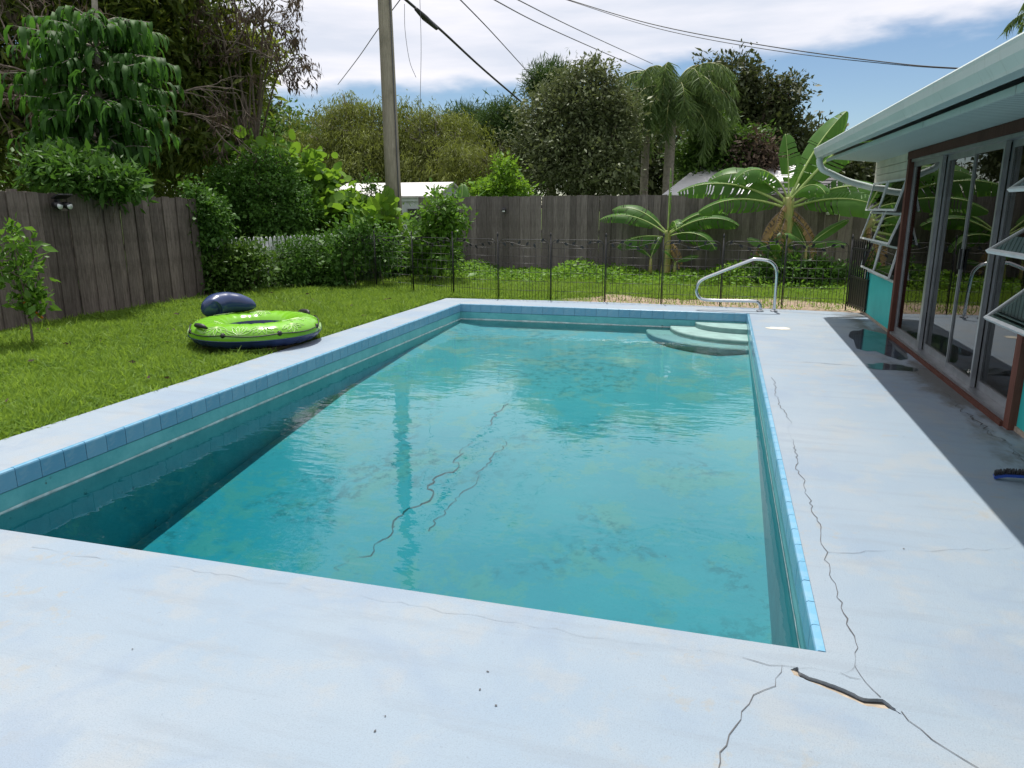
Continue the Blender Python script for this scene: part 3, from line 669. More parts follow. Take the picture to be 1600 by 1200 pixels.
rf = random.Random(11)
def board_mesh(wd, th, ht, seed):
    r_ = random.Random(seed); mb = MB(); hw = wd / 2; c = 0.012
    t0 = r_.uniform(-0.006, 0.006)
    mb.prism([(-hw, 0), (hw, 0), (hw, ht - c + t0), (hw - c, ht + t0), (-hw + c, ht - t0), (-hw, ht - c - t0)], -th / 2, th / 2, 'xz')
    return mb.mesh('board')
def wood_fence(name, label, a, b, ht, bw, gap, mat, alt=0.0, lean=0.006, h2=None, side=1):
    """boards from a to b (world x,y), each a part; two rails and posts behind"""
    a = Vector((*a, 0)); b = Vector((*b, 0)); d = (b - a); L_ = d.length; d.normalize(); rz = math.atan2(d.y, d.x); nrm = Vector((-d.y, d.x, 0))
    t = thing(name, a, label, 'fence'); ms = []
    for q in range(5):
        me = board_mesh(bw, 0.018, ht, q); me.materials.append(MT[mat]); ms.append(me)
    n_ = int(L_ / (bw + gap))
    for i in range(n_ + 1):
        p = d * ((i + 0.5) * (bw + gap)); off = nrm * (side * (alt if i % 2 else 0.0)) + nrm * rf.uniform(-.004, .004)
        f = 1.0 if h2 is None else 1 + (h2 / ht - 1) * i / n_
        place(rf.choice(ms), 'board', p + off + Vector((0, 0, -0.05)), t, (rf.uniform(-.008, .008), rf.uniform(-lean, lean), rz + rf.uniform(-.02, .02)), (rf.uniform(0.94, 1.03), 1, f * rf.uniform(0.993, 1.007)))
    for z_ in (0.35, 0.95, 1.55):
        MB().beam(nrm * side * 0.05 + Vector((0, 0, z_)), d * L_ + nrm * side * 0.05 + Vector((0, 0, z_)), 0.04, 0.09).build('rail', mat, t)
    for i in range(int(L_ / 2.2) + 1):
        p = d * min(i * 2.2 + 0.1, L_ - 0.05) + nrm * side * 0.125
        MB().box(p.x - .045, p.x + .045, p.y - .045, p.y + .045, -0.05, ht - 0.06).build('post', mat, t)
    return t
FF0 = (-7.55, 17.75); FF1 = (3.4, 17.35)
wood_fence('wooden_fence', 'long grey weathered board fence behind the banana plants', FF0, FF1, 1.85, 0.150, -0.008, 'fence', 0.021)
wood_fence('wooden_fence', 'dark old board fence along the lawn beside the sapling', (-8.95, 3.2), (-8.93, 11.05), 1.85, 0.168, -0.014, 'fence_dark', 0.024, 0.007, 1.76)
# return panel of the far fence by the pole
# white picket fence
pk = MB(); pk.prism([(-0.032, 0), (0.032, 0), (0.032, 0.90), (0.02, 0.96), (0.0, 0.985), (-0.02, 0.96), (-0.032, 0.90)], -0.01, 0.01, 'xz'); pme = pk.mesh('picket'); pme.materials.append(MT['white_picket'])
pa = Vector((-9.25, 11.3, 0)); pb = Vector((-7.1, 17.3, 0)); pd = (pb - pa).normalized(); Lp = (pb - pa).length
pf = thing('picket_fence', pa, 'white picket fence half buried in the hedge', 'fence')
for i in range(int(Lp / 0.098)):
    place(pme, 'picket', pd * (i * 0.098) + Vector((0, 0, 0.0)), pf, (0, rf.uniform(-.01, .01), math.atan2(pd.y, pd.x)), (1, 1, rf.uniform(0.98, 1.02)))
for z_ in (0.25, 0.75):
    MB().beam(Vector((0.03, -0.01, z_)), pd * Lp + Vector((0.03, -0.01, z_)), 0.03, 0.07).build('rail', 'white_picket', pf)

# black wire garden fence: panels and posts
PWD = 0.933
def garden_panel_meshes():
    out = {}; w2 = PWD - 0.04
    fr = MB(); c = 0.09
    pts = [(0.02, 0, 0.0), (0.02, 0, 0.95 - c)] + [(0.02 + c * (1 - math.cos(a)), 0, 0.95 + c * (math.sin(a) - 1) + 0.05) for a in np.linspace(0.2, math.pi / 2, 5)]
    pts += [(w2 + 0.0 - c * (1 - math.cos(a)) + 0.0, 0, 0.95 + c * (math.sin(a) - 1) + 0.05) for a in np.linspace(math.pi / 2, 0.2, 5)] + [(w2, 0, 0.95 - c), (w2, 0, 0.0)]
    fr.tube(pts, 0.0055, 5); out['frame'] = fr.mesh('frame')
    wi = MB()
    for z_ in (0.86, 0.72, 0.60, 0.45, 0.30, 0.14): wi.tube([(0.02, 0, z_), (w2, 0, z_)], 0.0032, 4)
    for i in range(1, 8): 
        x = 0.02 + (w2 - 0.02) * i / 8; wi.tube([(x, 0, 0.0), (x, 0, 0.86 if i % 2 == 0 else 0.60)], 0.0032, 4)
    for i in range(16):
        x = 0.04 + (w2 - 0.05) * i / 16
        if i % 2: wi.tube([(x, 0, 0.0), (x, 0, 0.30)], 0.0026, 4)
    out['wire_mesh'] = wi.mesh('wire_mesh')
    vn = MB(); vn.tube([(0.03 + (w2 - 0.05) * t, 0, 0.93 + 0.03 * math.sin(t * 9)) for t in np.linspace(0, 1, 20)], 0.0035, 4); out['vine'] = vn.mesh('vine')
    lf = MB(); an = [(0, 0), (0.018, 0.016), (0.04, 0.021), (0.062, 0.013), (0.082, 0), (0.062, -0.013), (0.04, -0.021), (0.018, -0.016)]
    lf.prism(an, -0.003, 0.003, 'xz'); out['leaf'] = lf.mesh('leaf')
    for m_ in out.values(): m_.materials.append(MT['black_metal'])
    return out
GP = garden_panel_meshes(); FY = 12.12
pn = MB(); pn.tube([(0, 0, -0.04), (0, 0, 1.06)], 0.0105, 8).lathe([(0.004, 1.05), (0.018, 1.068), (0.014, 1.09), (0.004, 1.12)], (0, 0, 0), 8); postm = pn.mesh('fence_post'); postm.materials.append(MT['black_metal'])
X_start = -7.45
def fy(x): return FY + (0.0 if x > -3.9 else (-3.9 - x) * 0.36)
rp = random.Random(3)
ORD = ['first', 'second', 'third', 'fourth', 'fifth', 'sixth', 'seventh', 'eighth', 'ninth', 'tenth', 'eleventh']
for i in range(10):
    xa = X_start + i * PWD; xb = xa + PWD; a_ = Vector((xa, fy(xa), 0)); b_ = Vector((xb, fy(xb), 0)); rz = math.atan2(b_.y - a_.y, b_.x - a_.x); sc_ = (b_ - a_).length / PWD
    where = 'in front of the hedge' if xb < -5.0 else ('in front of the far lawn' if xb < -1.5 else 'in front of the banana plants')
    nth = ORD[9 - i]
    t = thing('garden_fence_panel', a_, 'black wire fence panel with metal leaves, ' + (nth + ' from the iron gate' if i < 9 else 'next to the iron gate'), 'fence panel', 'wire fence panels', rz)
    for nm in ('frame', 'wire_mesh', 'vine'): place(GP[nm], nm, (0, 0, 0), t, (0, 0, 0), (sc_, 1, 1))
    for j in range(6):
        x = 0.10 + 0.135 * j; place(GP['leaf'], 'leaf', (x, -0.006, 0.93 + 0.03 * math.sin((x - .03) / 0.85 * 9)), t, (0, rp.choice((-1, 1)) * rp.uniform(0.4, 1.2) , 0), (1, 1, 1))
    if i < 10:
        o = place(postm, 'fence_post', a_, None); tag(o, 'slim black metal post of the wire fence, ' + ORD[10 - i] + ' from the iron gate', 'post', 'wire fence posts')
o = place(postm, 'fence_post', (X_start + 10 * PWD, FY, 0)); tag(o, 'slim black metal post of the wire fence next to the iron gate', 'post', 'wire fence posts')

# iron gate by the house corner
ga = Vector((1.90, 12.12, 0.02)); gb_ = Vector((2.03, 11.40, 0.02)); gdv = (gb_ - ga); GL = gdv.length; gz = math.atan2(gdv.y, gdv.x)
gt = thing('iron_gate', ga, 'black iron gate with solid lower panel beside the teal wall', 'gate', None, gz)
for i in range(9):
    x = 0.02 + (GL - 0.04) * i / 8
    MB().box(x - .009, x + .009, -.009, .009, 0.02, 1.0).add([(x - .009, -.009, 1.0), (x + .009, -.009, 1.0), (x + .009, .009, 1.0), (x - .009, .009, 1.0), (x, 0, 1.05)], [(0, 1, 4), (1, 2, 4), (2, 3, 4), (3, 0, 4)]).build('bar', 'black_metal', gt)
for z_ in (0.05, 0.46, 0.88): MB().box(0, GL, -.013, .013, z_, z_ + 0.03).build('rail', 'black_metal', gt)
MB().box(0.005, GL - 0.005, -.004, .004, 0.05, 0.47).build('solid_panel', 'black_metal', gt)

# solar lights on the fences
def solar_box(p, rz, label):
    t = thing('solar_light', p, label, 'light', None, rz)
    MB().prism([(-0.0, 0.0), (-0.05, 0.0), (-0.07, 0.05), (-0.03, 0.10), (0.0, 0.10)], -0.05, 0.05, 'yz').build('housing', 'black_metal', t)
    MB().box(-0.035, 0.035, -0.066, -0.058, 0.0, 0.03).build('lens', 'alu_white', t)
q = AY(787, 331, 17.55); solar_box((q.x, 17.60 , q.z), 0, 'small black solar light on the grey fence')
def solar_spot(p, rz, label):
    t = thing('solar_spotlight', p, label, 'light', None, rz)
    MB().box(-0.02, 0.02, -0.05, 0, -0.02, 0.10).build('bracket', 'black_metal', t)
    MB().beam((-0.12, -0.12, 0.13), (0.12, -0.12, 0.13), 0.14, 0.02, (0, 0.4, 1)).build('solar_panel', 'black_metal', t)
    for s_ in (-1, 1):
        h_ = MB().tube([(s_ * 0.075, -0.04, 0.02), (s_ * 0.08, -0.15, 0.0)], [0.04, 0.055], 10).build('lamp_head', 'black_metal', t)
        MB().tube([(s_ * 0.08, -0.1505, 0.0), (s_ * 0.08, -0.154, 0.0)], 0.046, 10).build('lens', 'alu_white', h_)
q = AY(1300, 333, 17.3); solar_spot((q.x, 17.42, q.z), 0, 'black twin solar spotlight high on the fence beside the tall banana')
q = AX(88, 322, -8.9); solar_spot((-8.90, q.y, q.z), math.pi / 2, 'black solar spotlight on the dark old fence')

# ================================================================== HOUSE
HX = 2.05; HC = 11.80                       # wall plane and far corner
ho = thing('house', (HX, 6, 0), 'single storey house with teal wall, sliding glass doors and pale green gutter', 'house'); HO = (HX, 6, 0)
def hb(name, mat, *boxes, parent=ho):
    mb = MB(HO)
    for b in boxes: mb.box(*b)
    return mb.build(name, mat, parent)
HN = -5.0; YA, YB = 9.66, 5.66              # far and near brown posts
WT = 0.12
# far window bay: teal apron, sill; near bay the same
for (ya, yb) in ((YA + 0.03, HC), (HN, YB - 0.03)):
    hb('apron_wall', 'teal', (HX, HX + WT, ya, yb, -0.1, 0.62))
    hb('window_sill', 'alu_white', (HX - 0.035, HX + WT, ya, yb, 0.622, 0.655))
    for i in range(3):
        z_ = 1.86 + i * 0.095
        hb('siding_board', 'siding', (HX + 0.004 * (2 - i) - 0.008, HX + 0.10, ya, yb, z_, z_ + 0.09))
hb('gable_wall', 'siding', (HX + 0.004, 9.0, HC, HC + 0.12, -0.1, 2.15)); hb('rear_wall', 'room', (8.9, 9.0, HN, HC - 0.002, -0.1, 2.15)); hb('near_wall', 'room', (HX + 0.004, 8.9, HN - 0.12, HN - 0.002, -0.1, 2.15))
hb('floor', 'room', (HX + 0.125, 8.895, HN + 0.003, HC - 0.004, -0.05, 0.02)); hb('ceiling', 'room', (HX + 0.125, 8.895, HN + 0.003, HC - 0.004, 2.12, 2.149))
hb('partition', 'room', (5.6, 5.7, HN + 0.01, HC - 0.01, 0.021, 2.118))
hb('post', 'brownwood', (HX - 0.05, HX + WT, YA - 0.07, YA + 0.028, -0.02, 2.05)); hb('post', 'brownwood', (HX - 0.05, HX + WT, YB - 0.028, YB + 0.07, -0.02, 2.05))
hb('header_beam', 'brownwood', (HX - 0.055, HX + WT, HN, YA + 0.03, 2.052, 2.135))
hb('door_sill', 'brownwood', (HX - 0.07, HX + WT, YB + 0.071, YA - 0.071, -0.02, 0.035))
hb('foundation', 'concrete_raw', (HX - 0.012, HX + 0.1, YA + 0.031, HC, -0.1, 0.035)); hb('foundation', 'concrete_raw', (HX - 0.012, HX + 0.1, HN, YB - 0.031, -0.1, 0.035))
# sliding doors: panels between stiles
sty = [9.585, 8.42, 7.42, 6.68, 5.735]
hb('door_track', 'alu', (HX - 0.045, HX + 0.10, YB + 0.072, YA - 0.072, 0.036, 0.062)); hb('door_head', 'alu', (HX - 0.03, HX + 0.10, YB + 0.072, YA - 0.072, 2.018, 2.05))
for i in range(4):
    yf, yn = sty[i], sty[i + 1]; xo = HX + (0.0 if i % 2 == 0 else 0.045); sw = (0.05, 0.022, 0.02, 0.02)[i]; nw = (0.085, 0.04, 0.035, 0.04)[i]
    lab = None
    fr = hb('sliding_door', 'alu', (xo, xo + 0.035, yf - sw, yf - 0.001, 0.063, 2.017), (xo, xo + 0.035, yn + 0.001, yn + nw, 0.063, 2.017), (xo + .001, xo + 0.034, yn + nw, yf - sw, 0.063, 0.13), (xo + .001, xo + 0.034, yn + nw, yf - sw, 1.965, 2.017))
    hb('pane', 'glass', (xo + 0.014, xo + 0.020, yn + nw, yf - sw, 0.13, 1.965), parent=fr)
    if i == 1: hb('handle', 'alu', (xo - 0.035, xo - 0.001, yn + 0.015, yn + 0.04, 0.98, 1.16), parent=fr)
    if i == 2: hb('handle', 'black_metal', (xo - 0.02, xo - 0.001, yf - 0.045, yf - 0.012, 0.98, 1.16), parent=fr)
# awning windows: three tilted sashes per column
def awning(ya, yb, ang, zs=((1.46, 1.85), (1.06, 1.45), (0.66, 1.05))):
    fr = hb('window', 'alu_white', (HX - 0.01, HX + 0.05, yb - 0.035, yb, 0.656, 1.858), (HX - 0.01, HX + 0.05, ya, ya + 0.035, 0.656, 1.858), (HX - 0.008, HX + 0.05, ya + 0.035, yb - 0.035, 1.851, 1.8585))
    for q, (z0, z1) in enumerate(zs):
        h_ = z1 - z0; an = R(ang + (0, 4, -3)[q]); piv = Vector((HX - 0.02, 0, z1)); dv = Vector((-math.sin(an), 0, -math.cos(an))); nv = Vector((math.cos(an), 0, -math.sin(an)))
        def pt(s, y, o): return piv + dv * s + nv * o + Vector((0, y, 0))
        y0_, y1_ = ya + 0.04, yb - 0.04; b_ = 0.024
        def bar(mb, s0, s1, ya_, yb_, t=0.012):
            vs = [pt(s, y, o) for o in (-t, t) for y in (ya_, yb_) for s in (s0, s1)]
            mb.add(vs, [(0, 2, 3, 1), (4, 5, 7, 6), (0, 1, 5, 4), (2, 6, 7, 3), (0, 4, 6, 2), (1, 3, 7, 5)])
        s_ = MB(HO); bar(s_, 0, b_, y0_, y1_); bar(s_, h_ - b_, h_, y0_, y1_); bar(s_, b_, h_ - b_, y0_, y0_ + b_, .011); bar(s_, b_, h_ - b_, y1_ - b_, y1_, .011)
        s_.build('sash', 'alu_white', fr)
        g_ = MB(HO); bar(g_, b_, h_ - b_, y0_ + b_, y1_ - b_, 0.002); g_.build('pane', 'glass_clear', fr)
awning(10.78, HC - 0.01, 11); awning(YA + 0.04, 10.77, 14)
for yb in (YB - 0.04, 3.9, 2.1): awning(yb - 1.7, yb, 50, ((1.50, 1.85), (1.06, 1.48), (0.66, 1.06)))
# eave: soffit boards, fascia, gutter, roof. The eave line rises slightly to the far end.
EX = 1.20; EY1 = 11.86
def ez(y): return 2.125 + (y - 3.9) * 0.0112
for i in range(170):
    y = EY1 - 0.05 - (i + 0.5) * 0.1
    if i == 0: sme = None
    if sme is None:
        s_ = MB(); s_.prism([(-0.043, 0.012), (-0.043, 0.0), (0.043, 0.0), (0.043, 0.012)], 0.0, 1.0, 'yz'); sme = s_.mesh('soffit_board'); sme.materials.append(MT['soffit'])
    L_ = HX - 0.001 - (EX + 0.19); zf = ez(y) - 0.015; zn = 2.138
    if y < HN: break
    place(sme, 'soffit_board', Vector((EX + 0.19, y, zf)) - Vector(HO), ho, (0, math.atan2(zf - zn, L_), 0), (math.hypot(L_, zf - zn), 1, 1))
def swept(name, mat, prof, ya, yb, parent=ho, n_=2):
    mb = MB(HO); vs = []; m_ = len(prof)
    for i in range(n_):
        y = ya + (yb - ya) * i / (n_ - 1); vs += [(p[0], y, p[1] + ez(y)) for p in prof]
    fs = [(i * m_ + j, i * m_ + (j + 1) % m_, (i + 1) * m_ + (j + 1) % m_, (i + 1) * m_ + j) for i in range(n_ - 1) for j in range(m_)] + [tuple(range(m_)), tuple(reversed(range((n_ - 1) * m_, n_ * m_)))]
    mb.add(vs, fs); return mb.build(name, mat, parent)
gut = [(EX + 0.035, 0.0), (EX + 0.125, 0.0), (EX + 0.125, 0.135), (EX + 0.118, 0.135), (EX + 0.118, 0.01), (EX + 0.04, 0.01), (EX + 0.008, 0.07), (EX + 0.008, 0.122), (EX + 0.012, 0.13), (EX + 0.012, 0.138), (EX - 0.002, 0.138), (EX - 0.008, 0.128), (EX - 0.004, 0.108), (EX, 0.066), (EX + 0.016, 0.04), (EX + 0.03, 0.018)]
swept('gutter', 'gutter', gut, HN, EY1)
swept('gutter_end_cap', 'gutter', [(EX + 0.035, 0.002), (EX + 0.125, 0.002), (EX + 0.125, 0.134), (EX - 0.002, 0.134), (EX, 0.066), (EX + 0.018, 0.04)], EY1 + 0.001, EY1 + 0.006)
for i in range(9):
    ya = EY1 - 0.02 - i * 1.85; swept('fascia', 'gutter', [(EX + 0.172, -0.055), (EX + 0.188, -0.055), (EX + 0.188, -0.012), (EX + 0.172, -0.012)], max(HN, ya - 1.835), ya)
rfm = MB(HO); 
def rfp(x, y): return (x, y, ez(y) + 0.142 + (x - EX - 0.1) * 0.13)
rpts = [rfp(EX + 0.10, EY1 + 0.0), rfp(5.5, EY1 + 0.0), rfp(5.5, HN), rfp(EX + 0.10, HN)]
rfm.add(rpts + [(x, y, z + 0.03) for x, y, z in rpts], [(3, 2, 1, 0), (4, 5, 6, 7), (0, 1, 5, 4), (1, 2, 6, 5), (2, 3, 7, 6), (3, 0, 4, 7)])
rpt2 = [(5.502, EY1 + .02, rpts[1][2]), (9.8, EY1 + .02, 2.2), (9.8, HN, 2.2), (5.502, HN, rpts[2][2])]
rfm.add(rpt2 + [(x, y, z + 0.03) for x, y, z in rpt2], [(3, 2, 1, 0), (4, 5, 6, 7), (0, 1, 5, 4), (1, 2, 6, 5), (2, 3, 7, 6), (3, 0, 4, 7)])
rfm.build('roof', 'roofing', ho)
MB(HO).prism([(EX + 0.155, ez(EY1) + 0.06), (HX, 2.16), (9.0, 2.16), (5.5, rpts[1][2] - 0.01), (EX + 0.155, ez(EY1) + 0.13)], EY1 - 0.04, EY1 - 0.002, 'xz').build('gable', 'siding', ho)
ds = catmull([(EX + 0.08, EY1 - 0.06, ez(EY1) + 0.0), (EX + 0.08, EY1 - 0.06, ez(EY1) - 0.07), (EX + 0.13, EY1 - 0.05, ez(EY1) - 0.16), (EX + 0.24, EY1 - 0.03, ez(EY1) - 0.215), (1.7, EY1 + 0.03, ez(EY1) - 0.33), (HX + 0.0, EY1 + 0.08, ez(EY1) - 0.43), (HX + 0.06, EY1 + 0.11, ez(EY1) - 0.5), (HX + 0.07, EY1 + 0.12, 1.5), (HX + 0.07, EY1 + 0.12, 0.1)], 7)
dsp = MB(HO).tube(ds, [0.044 if (i < 22 and i % 2) else 0.047 for i in range(len(ds))], 10).build('downspout', 'gutter', ho)

# pool brush lying by the house wall
bp = G(1552, 748); br = thing('pool_brush', bp, 'blue pool brush with dark bristles lying on the deck in the shade', 'brush', None, R(-8))
cv = [(0.0, 0, 0.012), (0.02, 0, 0.022), (0.06, 0, 0.034), (0.14, 0, 0.040), (0.30, 0, 0.040), (0.38, 0, 0.034), (0.42, 0, 0.022), (0.44, 0, 0.012)]
mb = MB()
for a_, b_ in zip(cv[:-1], cv[1:]): mb.beam(a_, b_, 0.045, 0.016)
mb.build('back', 'blue_plastic', br)
mb = MB(); rb = random.Random(1)
for i in range(44):
    x = 0.005 + i * 0.01; zz = float(np.interp(x, [c[0] for c in cv], [c[2] for c in cv]))
    for y in (-0.016, -0.005, 0.006, 0.017): mb.tube([(x, y, zz + 0.006), (x + rb.uniform(-.006, .006), y + rb.uniform(-.005, .005), zz + 0.034)], [0.0045, 0.003], 4)
mb.build('bristles', 'bristle', br)
MB().tube([(0.22, -0.01, 0.02), (0.22, -0.14, 0.02)], 0.014, 10).build('handle_socket', 'blue_plastic', br)
# ================================================================== POOL FLOAT
fc = Vector((-5.22, 7.30, 0.012)); fo = thing('pool_float', fc, 'round green inflatable pool float with leaf print and navy backrest', 'pool float')
RM, RA, RB = 0.535, 0.205, 0.14
def tor(u, vv_, e=0.0): 
    return Vector(((RM + (RA + e) * math.cos(vv_)) * math.cos(u), (RM + (RA + e) * math.cos(vv_)) * math.sin(u), RB + (RB + e) * math.sin(vv_)))
def torus_part(v0, v1, nu=96, nv=14, ripple=0.0):
    mb = MB(); vs = []
    for i in range(nu):
        u = 2 * math.pi * i / nu
        for j in range(nv + 1): vs.append(tor(u, v0 + (v1 - v0) * j / nv, ripple * (0.5 + 0.5 * math.cos(u * 24)) ** 6 * -1))
    mb.add(vs, [(i * (nv + 1) + j, ((i + 1) % nu) * (nv + 1) + j, ((i + 1) % nu) * (nv + 1) + j + 1, i * (nv + 1) + j + 1) for i in range(nu) for j in range(nv)], True)
    return mb
VS = R(-10)
torus_part(VS, R(158), ripple=0.006).build('upper_ring', 'vine_green', fo)
torus_part(R(158), R(350), ripple=0.012).build('lower_ring', 'navy', fo)
seam = MB(); seam.tube([tor(2 * math.pi * i / 96, VS, 0.004) for i in range(96)], 0.006, 5, True); seam.build('seam', 'navy', fo)
MB().lathe([(0.35, 0.015), (0.35, 0.028)], (0, 0, 0), 40).build('floor_sheet', 'navy', fo)
# printed leaf fans (thin white outlines on the skin)
pr_ = random.Random(21)
for q in range(15):
    u0 = 2 * math.pi * (q + pr_.uniform(-.2, .2)) / 15; v0 = R(pr_.choice((8, 20, 95, 110, 60)));  mb = MB(); up = pr_.choice((1, 1, -1))
    for b_ in range(6):
        an = R(-62 + 25 * b_ + pr_.uniform(-5, 5)); Ln = pr_.uniform(0.13, 0.19); w_ = 0.02
        def sp(s, o):
            x = math.sin(an) * s + math.cos(an) * o; y = math.cos(an) * s - math.sin(an) * o
            return tor(u0 + x / (RM + RA * math.cos(v0)), v0 + up * y / 0.21, 0.0012)
        ts = np.linspace(0, 1, 9)
        mb.tube([sp(Ln * t, w_ * math.sin(math.pi * t)) for t in ts] + [sp(Ln * t, -w_ * math.sin(math.pi * t)) for t in ts[::-1][1:]], 0.003, 4)
    mb.build('leaf_print', 'white_print', fo)
# grab rope, rings and handles
us = [-2.75, -2.22, -1.45, -0.62, 0.2, 1.2, 2.1, 3.0]
for i, u in enumerate(us):
    p = tor(u, R(18), 0.012); MB().tube([tor(u, R(18), 0.0), tor(u, R(18), 0.02)], [0.03, 0.018], 10).build('rope_ring', 'black_rubber', fo)
rp_ = []
for i in range(len(us)):
    ua = us[i]; ub = us[(i + 1) % len(us)] + (2 * math.pi if i == len(us) - 1 else 0)
    for t in np.linspace(0, 1, 9)[:-1]: rp_.append(tor(ua + (ub - ua) * t, R(18 + (22 if i in (0, 4) else -7) * math.sin(math.pi * t)), 0.012))
MB().tube(rp_, 0.006, 6, True).build('grab_rope', 'black_rubber', fo)
for u in (-1.95, 1.2):
    h_ = MB(); pts = [tor(u + s_, R(46), 0.004 + 0.035 * (1 - (s_ / 0.16) ** 4)) for s_ in np.linspace(-0.16, 0.16, 9)]; h_.tube(pts, [0.012, 0.022, 0.027, 0.028, 0.028, 0.028, 0.027, 0.022, 0.012], 10); h_.build('handle', 'black_rubber', fo)
# curved backrest pillow
bpth = catmull([(-0.60, 0.02, 0.325), (-0.64, 0.06, 0.35), (-0.64, 0.17, 0.38), (-0.59, 0.28, 0.39), (-0.50, 0.36, 0.385), (-0.38, 0.42, 0.36), (-0.30, 0.45, 0.335)], 5)
brad = [float(np.interp(i / (len(bpth) - 1), [0, 0.04, 0.12, 0.3, 0.5, 0.7, 0.88, 0.97, 1.0], [0.03, 0.075, 0.12, 0.142, 0.138, 0.115, 0.07, 0.035, 0.012])) for i in range(len(bpth))]
MB().tube(bpth, brad, 18).build('backrest', 'navy', fo)

# ================================================================== UTILITY POLE AND WIRES
pb_ = Vector((-7.65, 16.5, -0.03)); pl_ = thing('utility_pole', pb_, 'tall weathered wooden utility pole behind the hedge', 'utility pole')
MB().tube([(0.0, 0, 0), (-0.02, 0, 3), (-0.04, 0, 6.5), (-0.05, 0, 10.2)], [0.195, 0.178, 0.155, 0.125], 18).build('shaft', 'pole', pl_)
MB().tube([(0.17, -0.10, 0), (0.155, -0.09, 3), (0.13, -0.08, 6.2), (0.11, -0.07, 9.8)], 0.014, 6).build('ground_wire_moulding', 'cable_grey', pl_)
MB().tube([(0.1, -0.05, 6.35), (0.28, -0.08, 6.35)], [0.05, 0.05], 10).build('splice_clamp', 'cable', pl_)
def wire(label, pts, r=0.012, mat='cable', n_=10):
    P = catmull([AY(*p) for p in pts], n_); o = P[0].copy(); mb = MB(o); mb.tube(P, r, 5); ob = mb.build('overhead_wire', mat); ob.location = o
    return tag(ob, label, 'wire')
wire('thick black service cable running from the pole down behind the grey green oak', [(630, -4, 16.5), (690, 48, 19.5), (755, 108, 24), (825, 168, 30)], 0.034)
sl = MB(AY(660, 25, 17.5)); P = [AY(650, 14, 17.2), AY(664, 28, 17.7), AY(682, 44, 18.5)]; sl.tube(P, [0.045, 0.075, 0.05], 10); o = sl.build('cable_splice', 'cable'); o.location = AY(660, 25, 17.5); tag(o, 'fat black splice on the thick service cable near the pole', 'cable splice')
wire('black wire dropping behind the round pine crown', [(700, -20, 17), (770, 52, 24), (835, 124, 34)], 0.016)
wire('grey thin wire sagging towards the palm crown', [(745, -15, 17), (860, 45, 25), (1012, 112, 36)], 0.016, 'cable_grey')
wire('black thin wire reaching the top of the palm', [(790, -10, 17), (900, 45, 25), (1020, 100, 36)], 0.014, 'cable_grey')
wire('upper of two long black wires running to the house roof', [(870, -6, 15), (1020, 38, 14), (1200, 72, 13), (1400, 99, 12.5), (1520, 108, 12.2)], 0.008)
wire('lower of two long black wires running to the house roof', [(880, -2, 15), (1030, 45, 14), (1210, 79, 13), (1400, 101, 12.5), (1520, 109, 12.3)], 0.006)
wire('thin guy wire slanting from the pole down to the weeping trees', [(640, -20, 16.6), (592, 44, 17.5), (560, 90, 20), (528, 132, 24)], 0.012, 'cable_grey')
wire('thin loose wire hanging straight beside the pole', [(656, -5, 16.9), (658, 70, 16.9), (657, 140, 16.9), (656, 215, 16.9)], 0.006, 'cable_grey')
wire('short curled wire end dangling beside the pole', [(632, 6, 16.8), (633, 48, 16.8), (640, 95, 16.8), (650, 121, 16.8)], 0.006, 'cable_grey')

# ================================================================== NEIGHBOURING BUILDINGS
# white metal shed behind the hedge
s0 = Vector((-11.9, 21.0, 0)); sh = thing('garden_shed', s0, 'white metal garden shed with low gable roof beyond the hedge', 'shed'); SW, SD, SH = 3.5, 2.6, 1.85
MB().box(0, SW, 0, SD, 0, SH).build('wall', 'shed_white', sh)
gm_ = MB(); gm_.prism([(-0.1, SH - 0.02), (SD / 2, SH + 0.42), (SD + 0.1, SH - 0.02), (SD + 0.1, SH + 0.03), (SD / 2, SH + 0.47), (-0.1, SH + 0.03)], -0.12, SW + 0.12, 'yz'); gm_.build('roof', 'shed_roof', sh)
for i in range(7):
    z0 = SH + 0.0 + i * 0.06; hw = (SD / 2) * (1 - i / 7.0) - 0.05
    MB().box(SW + 0.002, SW + 0.02, SD / 2 - hw, SD / 2 + hw, z0, z0 + 0.055).build('gable_board', 'shed_white', sh)
for i in range(14): MB().box(i * 0.25 + 0.02, i * 0.25 + 0.05, -0.02, -0.001, 0.05, SH - 0.12).build('wall_rib', 'shed_white', sh)
MB().box(-0.05, SW + 0.05, -0.05, -0.021, SH - 0.13, SH - 0.025).build('trim', 'shed_white', sh)
MB().box(2.6, 3.2, -0.03, -0.0205, 0.9, 1.5).build('window', 'window_dark', sh)
# white-roofed house and shingled gazebo beyond the far fence
h0 = Vector((-2.0, 26.5, 0)); hs = thing('neighbour_house', h0, 'low house with pale flat-pitched roof beyond the far fence', 'house')
MB().box(0.3, 5.6, 0.3, 6, 0, 1.95).build('wall', 'house_far', hs)
MB().add([(-0.1, -0.3, 1.95), (5.9, -0.3, 1.95), (5.9, 6, 1.95), (-0.1, 6, 1.95), (0.9, 3, 3.0), (4.9, 3, 3.0), (-0.1, -0.3, 1.85), (5.9, -0.3, 1.85), (5.9, 6, 1.85), (-0.1, 6, 1.85)], [(0, 1, 5, 4), (1, 2, 5), (2, 3, 4, 5), (3, 0, 4), (6, 7, 1, 0), (7, 8, 2, 1), (8, 9, 3, 2), (9, 6, 0, 3), (6, 9, 8, 7)]).build('roof', 'roof_white', hs)
for x in (1.0, 2.8): MB().box(x, x + 0.8, 0.27, 0.299, 0.9, 1.6).build('window', 'window_dark', hs)
g0_ = Vector((1.0, 22.2, 0)); gz_ = thing('gazebo', g0_, 'gazebo with dark shingled hip roof behind the tall banana', 'gazebo')
GW, GD, GZ0, GZ1 = 2.7, 2.6, 1.78, 2.42
